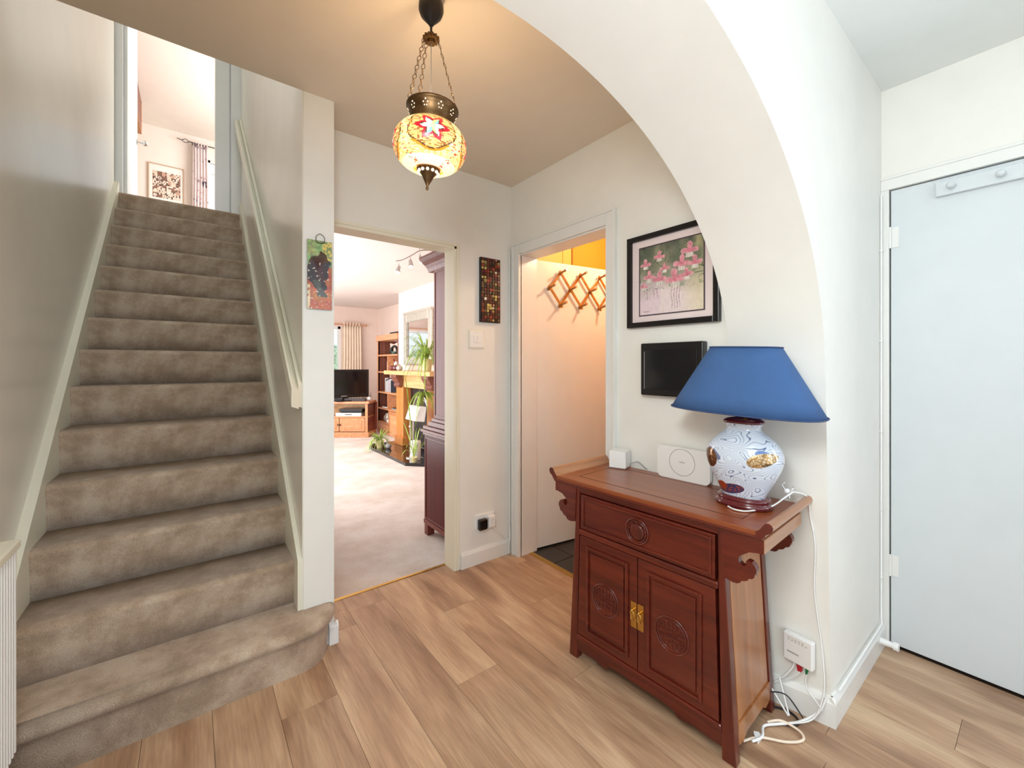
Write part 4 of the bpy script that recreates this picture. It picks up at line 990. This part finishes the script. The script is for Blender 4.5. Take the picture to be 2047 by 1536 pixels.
def plant(name, loc, label, n, L, dirs, seed, rise=.5, leafw=.012, pot=None):
    r_ = random.Random(seed); t = thing(name, label, 'plant', loc)
    if pot:
        pr2, ph = pot; mb = MB(); mb.lathe([(pr2*.75, 0), (pr2, ph*.9), (pr2*1.08, ph*.92), (pr2*1.08, ph), (pr2*.9, ph), (pr2*.85, ph*.9)], 20); mb.build('pot', 'pot', t)
        z0 = ph
    else: z0 = 0
    mb = MB()
    for i in range(n):
        a = r_.uniform(*dirs); l = L*r_.uniform(.55, 1.1); up = rise*r_.uniform(.5, 1.4); droop = r_.uniform(.7, 1.5); w = leafw*r_.uniform(.6, 1.1)
        pts = []; N__ = 8
        for j in range(N__+1):
            u_ = j/N__; pts.append(Vector((math.cos(a)*l*u_*(1-.15*u_), math.sin(a)*l*u_*(1-.15*u_), z0+l*(up*2*u_-droop*1.3*u_*u_))))
        sd = Vector((-math.sin(a), math.cos(a), 0))
        vs = []
        for j, p in enumerate(pts):
            ww = w*math.sin(math.pi*min(1, (j/N__)*.85+.12)); vs += [tuple(p+sd*ww), tuple(p-Vector((0, 0, ww*.5))), tuple(p-sd*ww)]
        mb.add(vs, [(j*3+q, j*3+q+1, j*3+q+4, j*3+q+3) for j in range(N__) for q in (0, 1)], True)
    mb.build('foliage', 'leaf', t, kind='stuff'); return t
plant('spider_plant', (2.50, 5.10, 1.155), 'spider plant in a pale yellow pot on the mantelpiece in front of the mirror', 70, .42, (1.0, 5.0), 5, .75, .010, (.075, .165))
t = plant('hanging_spider_plant', (2.38, 4.93, .88), 'spider plant offshoot hanging in front of the fireplace arch', 46, .30, (0, 6.28), 8, .25, .009)
mb = MB(); mb.tube([(0.08, .10, .26), (.03, .05, .20), (0, 0, .05), (0, 0, 0)], .004, smooth_path=4); mb.build('runner_stem', 'leaf', t)
plant('hearth_spider_plant', (2.17, 5.95, .043), 'small spider plant in a pot on the far corner of the black hearth', 40, .30, (0, 6.28), 9, .6, .009, (.055, .10))
plant('grass_plant', (2.18, 4.80, .043), 'upright narrow leaved plant at the near edge of the black hearth', 14, .30, (0, 6.28), 10, 1.5, .008, (.04, .06))
mb = MB(); mb.lathe([(.0, .0), (.03, .004), (.045, .03), (.04, .055), (.02, .065), (0, .066)], 16)
tag(mb.build('round_stone', 'grey', loc=(2.24, 5.80, .043)), 'round grey stone ornament beside the small hearth plant', 'ornament')
# mantel ornaments
for i, (y, nm, lab) in enumerate(((6.16, 'round_box', 'round carved box at the far end of the mantelpiece'), (6.02, 'small_teapot', 'small dark teapot shaped ornament on the mantelpiece beside the round box'), (5.88, 'small_dish', 'small silvery dish on the mantelpiece nearest the plant leaves'))):
    t = thing(nm, lab, 'ornament', (2.44, y, 1.155))
    mb = MB(); mb.lathe([(.03, 0), (.045, .02), (.05, .045), (.035, .07), (.015, .08)], 16); mb.build('body', ['redtop', 'maroon', 'silver'][i], t)
    mb = MB(); mb.ball((0, 0, .088), .012, n=6); mb.build('lid_knob', 'brass', t)
    mb = MB(); mb.tube([(0, .045, .03), (0, .075, .05), (0, .05, .065)], .006, n=6); mb.build('handle', 'brass', t)
# bookcase
bk = thing('bookcase', 'orange pine bookcase with square openings in the alcove beside the chimney breast', 'bookcase', (0, 0, 0))
bx0, bx1, by0, by1 = 2.54, 2.86, 6.66, 7.064
by0 = 6.165
_bk0 = set(bpy.data.objects)
BX1 = 3.18
mb = MB(); mb.box(bx0, BX1, 7.03, 7.064, .003, 1.65); mb.build('side', 'oakd', bk)
mb = MB(); mb.box(bx0, 2.73, by0, by0+.03, .003, 1.65); mb.build('side', 'oakd', bk)
box('back_panel', 'oakd', 2.715, 2.735, by0, 6.64, .003, 1.65, bk); box('back_panel', 'oakd', 2.86, 2.875, 6.645, 7.05, .003, 1.65, bk)
box('top_cornice', 'oak', 2.51, 2.735, by0-.01, 7.08, 1.64, 1.735, bk, bevel=.008)
zsh = [1.385, 1.105, .765, .495, .215]
for z in zsh: box('shelf', 'oak', bx0, 2.73, by0+.02, 7.04, z, z+.026, bk, bevel=.002)
box('stile', 'oak', bx0-.006, bx0+.02, 7.03, 7.07, .003, 1.65, bk)
for za, zb2 in ((1.131, 1.385), (.521, .765)): box('divider', 'oak', bx0, 2.72, 6.60, 6.622, za, zb2, bk)
box('divider', 'oak', bx0, 2.72, 6.55, 6.572, .241, .495, bk)
box('plinth', 'oak', bx0-.004, 2.73, by0, 7.07, .003, .05, bk)
d = box('drawer', 'oak', bx0-.004, 2.70, 6.58, 7.025, .055, .21, bk, bevel=.004); mb = MB(); mb.ball((bx0-.015, 6.80, .14), .014, n=6); mb.build('knob', 'blackm', d)
d = box('door', 'oak', bx0-.004, bx0+.016, 6.13, 6.545, .055, .49, bk, bevel=.004); box('raised_panel', 'oak', bx0-.010, bx0-.003, 6.20, 6.48, .11, .44, d, bevel=.004)
# fretted light backs
def fret(ya, yb_, za, zb2):
    pts = []; n = 12
    def wob(t): return .012*math.cos(t*4*math.pi)
    for i in range(n): f = i/n; pts.append((ya+(yb_-ya)*f, za+wob(f)))
    for i in range(n): f = i/n; pts.append((yb_+wob(f), za+(zb2-za)*f))
    for i in range(n): f = i/n; pts.append((yb_-(yb_-ya)*f, zb2+wob(f)))
    for i in range(n): f = i/n; pts.append((ya+wob(f), zb2-(zb2-za)*f))
    MB().prism(pts, 2.7125, 2.7145, 'x').build('fretted_back', 'pink', bk)
    if yb_ > 6.66: MB().prism([(min(max(a, 6.665), yb_+.02), b) for a, b in pts], 2.852, 2.858, 'x').build('fretted_back', 'pink', bk)
fret(6.30, 6.94, 1.43, 1.60); fret(6.66, 6.96, 1.15, 1.35); fret(6.24, 6.54, 1.15, 1.35); fret(6.60, 6.96, .82, 1.07); fret(6.66, 6.94, .55, .73); fret(6.20, 6.56, .55, .73); fret(6.62, 6.94, .27, .46)
# shelf items
t = thing('black_sculpture', 'dark reclining sculpture on the top bookcase shelf', 'ornament', (2.60, 6.48, 1.411))
mb = MB(); mb.tube([(0, .14, .02), (0, .10, .09), (0, 0, .13), (0, -.10, .10), (0, -.14, .02)], [.02, .03, .035, .03, .02], n=10, smooth_path=3); mb.build('body', 'iron', t); mb = MB(); mb.ball((0, .13, .07), .035, n=8); mb.build('head', 'iron', t)
t = thing('green_bowl', 'small dark green bowl under the dark sculpture on the top shelf', 'ornament', (2.60, 6.46, 1.411)); mb = MB(); mb.lathe([(.02, 0), (.05, .02), (.06, .045), (.055, .045), (.03, .02)], 16); mb.build('bowl', mat('dark_green_glaze', (70, 96, 86), .3), t)
t = thing('white_figurine', 'small white figurine at the right of the top bookcase shelf', 'ornament', (2.60, 6.22, 1.411)); mb = MB(); mb.lathe([(.02, 0), (.025, .03), (.012, .06), (.02, .09), (.0, .11)], 12); mb.build('body', 'white', t)
t = thing('dark_book', 'dark flat book lying on top of the bookcase', 'book', (2.62, 6.42, 1.735)); box('cover', 'blackm', -.06, .06, -.14, .14, 0, .03, t); box('pages', 'wmat', -.055, .062, -.135, .135, .006, .024, t)
t = thing('pale_figurine', 'pale seated figurine in the second row of the bookcase', 'ornament', (2.60, 6.40, 1.131)); mb = MB(); mb.lathe([(.05, 0), (.055, .05), (.03, .10), (.035, .13), (.02, .16), (0, .17)], 14); mb.build('body', 'wmat', t); mb = MB(); mb.tube([(0, .03, .12), (0, .07, .16), (0, .10, .20)], .012, n=8); mb.build('arm', 'redtop', t)
t = thing('brown_vase', 'small red brown vase in the second row of the bookcase', 'ornament', (2.60, 6.53, 1.131)); mb = MB(); mb.lathe([(.03, 0), (.04, .04), (.02, .09), (.022, .11)], 14); mb.build('body', 'redtop', t)
t = thing('standing_photograph', 'small cream picture frame leaning in the second row of the bookcase', 'picture frame', (2.63, 6.80, 1.131)); box('frame', 'cream', 0, .012, -.07, .07, 0, .16, t, bevel=.002); box('picture', 'wmat', -.002, 0, -.055, .055, .015, .145, t)
bcols = [(226, 214, 206), (52, 56, 72), (236, 232, 226), (120, 122, 134), (232, 226, 222), (60, 54, 64), (214, 204, 214), (86, 60, 60), (228, 222, 216), (70, 76, 92)]
yy = 6.80
for i, c in enumerate(bcols):
    w = [.028, .022, .03, .022, .026, .02, .032, .02, .026, .022][i]; hh = .23-.012*(i*7 % 5)
    t = thing('book', ['cream', 'navy', 'white', 'grey', 'ivory', 'black', 'lilac', 'maroon', 'pale', 'slate blue'][i]+' book standing in the middle row of the bookcase', 'book', (2.57, yy, .791), group='books in the middle row of the bookcase')
    mm = mat('book_cover', c, .5); box('cover', mm, 0, .13, -w+.001, 0, 0, hh, t); box('pages', 'wmat', .004, .131, -w+.004, -.003, hh-.0005, hh+.0005, t); yy -= w+.0015
for i, (y, z, lab) in enumerate(((6.80, .521, 'pale magazine lying in the fourth row of the bookcase'), (6.40, .521, 'dark magazine lying under the white papers in the fourth row'))):
    t = thing('magazine', lab, 'magazine', (2.57, y, z)); box('cover', ['wmat', 'grey'][i], 0, .12, -.12, .12, 0, .02, t); box('pages', 'blackm', .002, .121, -.118, .118, .02, .026, t)
t = thing('white_jar', 'small round white jar in the lowest opening of the bookcase', 'ornament', (2.58, 6.66, .241)); mb = MB(); mb.lathe([(.02, 0), (.035, .02), (.035, .05), (.02, .065)], 14); mb.build('body', 'white', t)
t = thing('grey_vase', 'grey vase in the lowest opening of the bookcase', 'vase', (2.62, 6.80, .241)); mb = MB(); mb.lathe([(.04, 0), (.07, .06), (.06, .12), (.035, .16), (.04, .18)], 16); mb.build('body', 'silver', t)
def zf(z): return 1.25+(z-1.25)*1.08 if z >= .49 else .003+(z-.003)*(.4292-.003)/(.49-.003)
bpy.context.view_layer.update()
for o in [q for q in bpy.data.objects if q not in _bk0 or q is bk]:
    if o.parent is None:
        l0 = o.location.copy(); o.location = (l0.x*1.08, l0.y*1.08, zf(l0.z) if l0.z > .01 else 0)
        for c in o.children:
            for v in c.data.vertices:
                w = l0+v.co; v.co = Vector((w.x*1.08, w.y*1.08, zf(w.z)))-o.location
# TV unit (corner unit, front edge from (1.6,7.73) to (2.39,7.12))
tvu = thing('corner_tv_unit', 'orange pine corner television unit with panelled doors', 'tv unit', (2.39, 7.12, 0), math.atan2(7.46-7.12, 1.95-2.39))
# local x along front (leftwards in view), local y outwards away from camera is -? front face at y=0, body to -y
D_ = -.36
def TB(name, m, x0, x1, y0, y1, z0, z1, par=tvu, **k): return box(name, m, x0, x1, min(y0, y1), max(y0, y1), z0, z1, par, **k)
TB('top_board', 'oak', -.03, 1.0, .03, D_, .575, .615, bevel=.006)
TB('base_board', 'oak', -.02, 1.0, .02, D_, .003, .09, bevel=.006)
TB('middle_shelf', 'oak', 0, 1.0, .0, D_, .335, .36, bevel=.003)
TB('side_panel', 'oakd', 0, .03, 0, D_, .36, .575); TB('corner_post', 'oak', 0, .045, .004, -.03, .09, .575, bevel=.003)
TB('side_cupboard', 'oakd', 0, .03, 0, D_, .09, .34)
TB('corner_post', 'oak', .93, .975, .004, -.03, .09, .575); TB('back_panel', 'pine', .03, 1.0, D_+.01, D_, .09, .575)
for i in range(2):
    d = TB('door', 'oak', .05+i*.44, .48+i*.44, .006, -.012, .10, .33, bevel=.003)
    TB('raised_panel', 'oak', .10+i*.44, .43+i*.44, .012, .005, .135, .295, par=d, bevel=.004)
    mb = MB(); mb.tube([((.465 if i == 0 else .505), .02, .20), ((.465 if i == 0 else .505), .02, .235)], .007, n=8); mb.build('handle', 'blackm', d)
v_ = (tvu.matrix_basis if False else Matrix.Translation(tvu.location) @ Matrix.Rotation(tvu.rotation_euler.z, 4, 'Z'))
# angled return side of the unit towards the alcove
mb = MB(); mb.add([(2.40, 7.13, .09), (2.63, 7.40, .09), (2.63, 7.40, .34), (2.40, 7.13, .34), (2.36, 7.16, .09), (2.59, 7.43, .09), (2.59, 7.43, .34), (2.36, 7.16, .34)], [(0, 1, 2, 3), (7, 6, 5, 4), (0, 3, 7, 4), (1, 5, 6, 2), (3, 2, 6, 7), (0, 4, 5, 1)])
mb.box(2.60, 2.64, 7.37, 7.41, .09, .58); mb.hexa([(2.39, 7.13, .575), (2.63, 7.40, .575), (2.55, 7.46, .575), (2.31, 7.19, .575), (2.39, 7.13, .612), (2.63, 7.40, .612), (2.55, 7.46, .612), (2.31, 7.19, .612)]); mb.hexa([(2.39, 7.13, .003), (2.63, 7.40, .003), (2.55, 7.46, .003), (2.31, 7.19, .003), (2.39, 7.13, .09), (2.63, 7.40, .09), (2.55, 7.46, .09), (2.31, 7.19, .09)])
for v in range(len(mb.v)):
    p = v_.inverted() @ Vector(mb.v[v]); mb.v[v] = tuple(p)
mb.build('angled_end', 'redtop', tvu)
def on_unit(name, label, cat, x, y, z): return thing(name, label, cat, tuple(v_ @ Vector((x, y, z))), tvu.rotation_euler.z)
tvs = thing('television', 'large black flat screen television on the pine corner unit', 'television', (2.10, 7.40, .615), R(-4))
box('bezel', 'black', -.42, .385, -.04, .03, .062, .545, tvs, bevel=.008)
box('screen', 'screen', -.39, .34, -.043, -.039, .125, .515, tvs)
box('stand', 'black', -.16, .16, -.08, .10, 0, .018, tvs, bevel=.004); box('neck', 'black', -.05, .05, -.01, .02, .016, .07, tvs)
mb = MB()
for i in range(5): mb.box(-.075+i*.020, -.075+i*.020+.013, -.0445, -.0405, .086, .098)
mb.build('logo_print', 'silver', tvs)
t = on_unit('soundbar', 'long dark grey soundbar in front of the television', 'speaker', .48, -.06, .615); box('body', mat('dark_grey_cloth', (70, 66, 70), .8), -.42, .42, -.035, .035, 0, .05, t, bevel=.008); box('end_cap', 'blackm', -.425, -.418, -.034, .034, .002, .048, t)
t = on_unit('white_media_box', 'white media player box on the open shelf of the tv unit', 'media player', .34, -.14, .36); box('body', 'white', -.22, .22, -.12, .12, 0, .055, t, bevel=.004); box('display', 'blackm', -.06, .06, .118, .122, .022, .035, t)
t = on_unit('black_recorder', 'black recorder stacked on the white media box', 'media player', .30, -.14, .415); box('body', 'black', -.20, .20, -.12, .12, .02, .07, t, bevel=.004); box('feet', 'blackm', -.18, .18, -.1, .1, 0, .02, t)
t = on_unit('small_figurine', 'small grey figurine on the tv unit shelf', 'ornament', .66, -.04, .36); mb = MB(); mb.lathe([(.025, 0), (.03, .03), (.015, .05), (.018, .07), (0, .085)], 12); mb.build('body', 'grey', t)
t = on_unit('brown_lamp_figure', 'brown carved post ornament on the tv unit shelf', 'ornament', .76, -.06, .36); mb = MB(); mb.lathe([(.03, 0), (.025, .04), (.035, .12), (.02, .16), (.03, .18), (0, .2)], 12); mb.build('body', 'redtop', t)
t = thing('white_bird_ornament', 'small white ornament with dark twigs on the end of the tv unit', 'ornament', (2.46, 7.26, .614)); mb = MB(); mb.ball((0, 0, .035), .035, n=8); mb.build('body', 'white', t); mb = MB(); mb.tube([(0, 0, .06), (.03, -.02, .14)], .004, n=6); mb.tube([(0, 0, .06), (.05, 0, .09)], .004, n=6); mb.build('twigs', 'blackm', t)
mb = MB(); mb.tube([(2.45, 7.15, .008), (2.55, 7.02, .008), (2.50, 6.95, .008), (2.42, 6.9, .008), (2.5, 6.98, .008)], .006, smooth_path=5); tag(mb.build('lounge_cable', 'blackm'), 'dark cable on the carpet between the tv unit and the bookcase', 'cable')
# curtain
def curtain(name, x0, x1, y, z0, z1, m, label, folds, amp, par=None):
    n = folds*8; vs = []; NZ = 14
    for j in range(NZ+1):
        z = z0+(z1-z0)*j/NZ; k_ = 1-.25*(j/NZ) if name != 'curtain' else 1
        for i in range(n+1):
            f = i/n; w = (x1-x0); cx = (x0+x1)/2
            vs.append((cx+(f-.5)*w*(1+.12*(1-j/NZ)), y+amp*math.sin(f*folds*2*math.pi+.3*math.sin(j*.5)), z))
    nn = len(vs); fs = [(j*(n+1)+i, j*(n+1)+i+1, (j+1)*(n+1)+i+1, (j+1)*(n+1)+i) for j in range(NZ) for i in range(n)]
    t = thing(name, label, 'curtain'); mb = MB(); mb.add(vs, fs, True); o = mb.build('fabric', m, t); s_ = o.modifiers.new('thick', 'SOLIDIFY'); s_.thickness = .006
    return t
t = curtain('curtain', 2.44, 2.80, 8.76, .35, 2.05, 'cream', 'cream pencil pleat curtain beside the lounge window', 7, .022)
mb = MB()
for i in range(6): mb.box(2.45+i*.06, 2.462+i*.06, 8.72, 8.80, 2.04, 2.10)
mb.build('heading_tab', 'cream', t)
mb = MB(); mb.tube([(.75, 8.76, 2.06), (2.88, 8.76, 2.06)], .012); mb.ball((2.9, 8.76, 2.06), .025, n=8); tag(mb.build('curtain_pole', 'oak'), 'wooden curtain pole above the lounge window', 'curtain pole')
# ceiling spot bar
sb = thing('ceiling_spot_bar', 'steel ceiling bar with four small spotlights in the lounge', 'ceiling light', (1.765, 3.76, 0))
mb = MB(); mb.lathe([(.045, 2.405), (.055, 2.41), (.055, 2.425), (.05, 2.43)], 24); mb.tube([(0, 0, 2.405), (0, 0, 2.37)], .006); mb.build('ceiling_mount', 'steel', sb)
bp = [(-.255, -.02, 2.195+.02), (-.17, .03, 2.245), (-.08, .015, 2.30), (0, 0, 2.355), (.09, -.02, 2.372), (.19, .0, 2.372)]
bp = [(x, y, z+.0) for x, y, z in bp]
mb = MB(); mb.tube(bp, .006, smooth_path=5); mb.build('bar', 'steel', sb)
for (x, y, z, dx) in ((-.21, .0, 2.20, -.35), (-.09, .01, 2.28, 0), (.0, -.01, 2.33, .35), (.17, 0, 2.36, .3)):
    d = Vector((dx, -.2, -1)).normalized(); p = Vector((x, y, z)); mb = MB(); mb.tube([p, p-Vector((0, 0, .035))], .004, n=6)
    q_ = p-Vector((0, 0, .035)); mb.tube([q_-d*.01, q_+d*.02, q_+d*.055], [.014, .020, .027], n=14); s_ = mb.build('spotlight', 'steel', sb)
    mb = MB(); mb.tube([q_+d*.054, q_+d*.058], .022, n=14); mb.build('lens', emit('spot_lens', (255, 240, 220), 3), s_)
# ================= BEDROOM =================
pb_ = thing('bedroom_picture', 'framed abstract print in brown blocks on the bedroom wall', 'picture', (-.535, YBD, 3.72))
W2, H2 = .45, .735
mb = MB(); ring4(mb, W2, H2, .014, -.025, 0, Matrix.Identity(4)); mb.build('frame', mat('pale_wood_frame', (196, 168, 140), .4), pb_)
MB().box(.012, W2-.012, -.012, -.002, .012, H2-.012).build('mount', 'wmat', pb_)
def absfn(s, t):
    i, j = int(s*6), int(t*6); h_ = hsh(i+1.3, j*2.1); k_ = hsh(i*3.3+int(s*18)*.07, j+.7+int(t*18)*.05)
    base = [(140, 104, 88), (196, 160, 140), (224, 204, 188), (116, 90, 78), (172, 128, 108), (206, 186, 160)][int(h_*6)]
    fx, fy = s*6 % 1-.5, t*6 % 1-.5
    if h_ > .45 and .22 < math.hypot(fx, fy) < .38: return (232, 218, 206)
    if k_ > .72: return (104, 80, 70)
    if k_ < .18: return (232, 220, 208)
    return base
painted('print', .345, .42, 54, 64, absfn, 'vcol', pb_, T=Matrix.Translation((.055, -.0135, .20)))
k = NT('floral_curtain_fabric'); tc = k.n('ShaderNodeTexCoord').outputs['Object']
v1 = k.n('ShaderNodeTexVoronoi', {'Vector': tc, 'Scale': 11.0, 'Randomness': 1.0}); n1 = k.n('ShaderNodeTexNoise', {'Vector': tc, 'Scale': 16.0, 'Detail': 3.0}).outputs['Fac']
colr = k.ramp(k.math('MULTIPLY', v1.outputs['Distance'], k.math('ADD', n1, .5)), [(.0, lin((150, 70, 90))), (.12, lin((186, 120, 130))), (.20, lin((242, 228, 228))), (1, lin((246, 234, 232)))])
n2 = k.ramp(k.n('ShaderNodeTexNoise', {'Vector': tc, 'Scale': 9.0, 'Detail': 2.0}).outputs['Fac'], [(.64, (0, 0, 0)), (.68, (1, 1, 1))])
k.link(k.mix(n2, colr, lin((108, 96, 120))), k.b.inputs['Base Color']); k.b.inputs['Roughness'].default_value = .85; M['floral'] = k.m
curtain('bedroom_curtain', .035, .225, 8.60, 3.2, 4.90, 'floral', 'pink and purple floral curtain hanging from the bedroom curtain rod', 5, .03)
cr_ = thing('curtain_rod', 'thin black curtain rod with twisted cage finial in the bedroom', 'curtain rod')
mb = MB(); mb.tube([(-.02, 8.62, 4.895), (1.55, 8.62, 4.895)], .008); mb.tube([(.02, 8.62, 4.895), (.02, 8.72, 4.895)], .007); mb.build('rod', 'iron', cr_)
mb = MB()
for s_ in (-1, 1): mb.tube([(-.02, 8.62, 4.895), (-.07, 8.62, 4.895+s_*.03), (-.12, 8.62, 4.895), (-.18, 8.62, 4.905)], .005, smooth_path=4)
mb.build('finial', 'iron', cr_)
wb = thing('high_wall_cupboard', 'brown cupboard under the bedroom ceiling just showing past the open white door', 'cupboard', (0, 0, 0))
box('body', 'oakd', -1.3, -.565, 6.4, 8.0, 4.58, 5.045, wb); box('edge_trim', 'peg', -1.3, -.560, 6.4, 8.01, 4.565, 4.58, wb)
box('end_panel', 'oak', -1.3, -.560, 8.0, 8.012, 4.58, 5.045, wb)
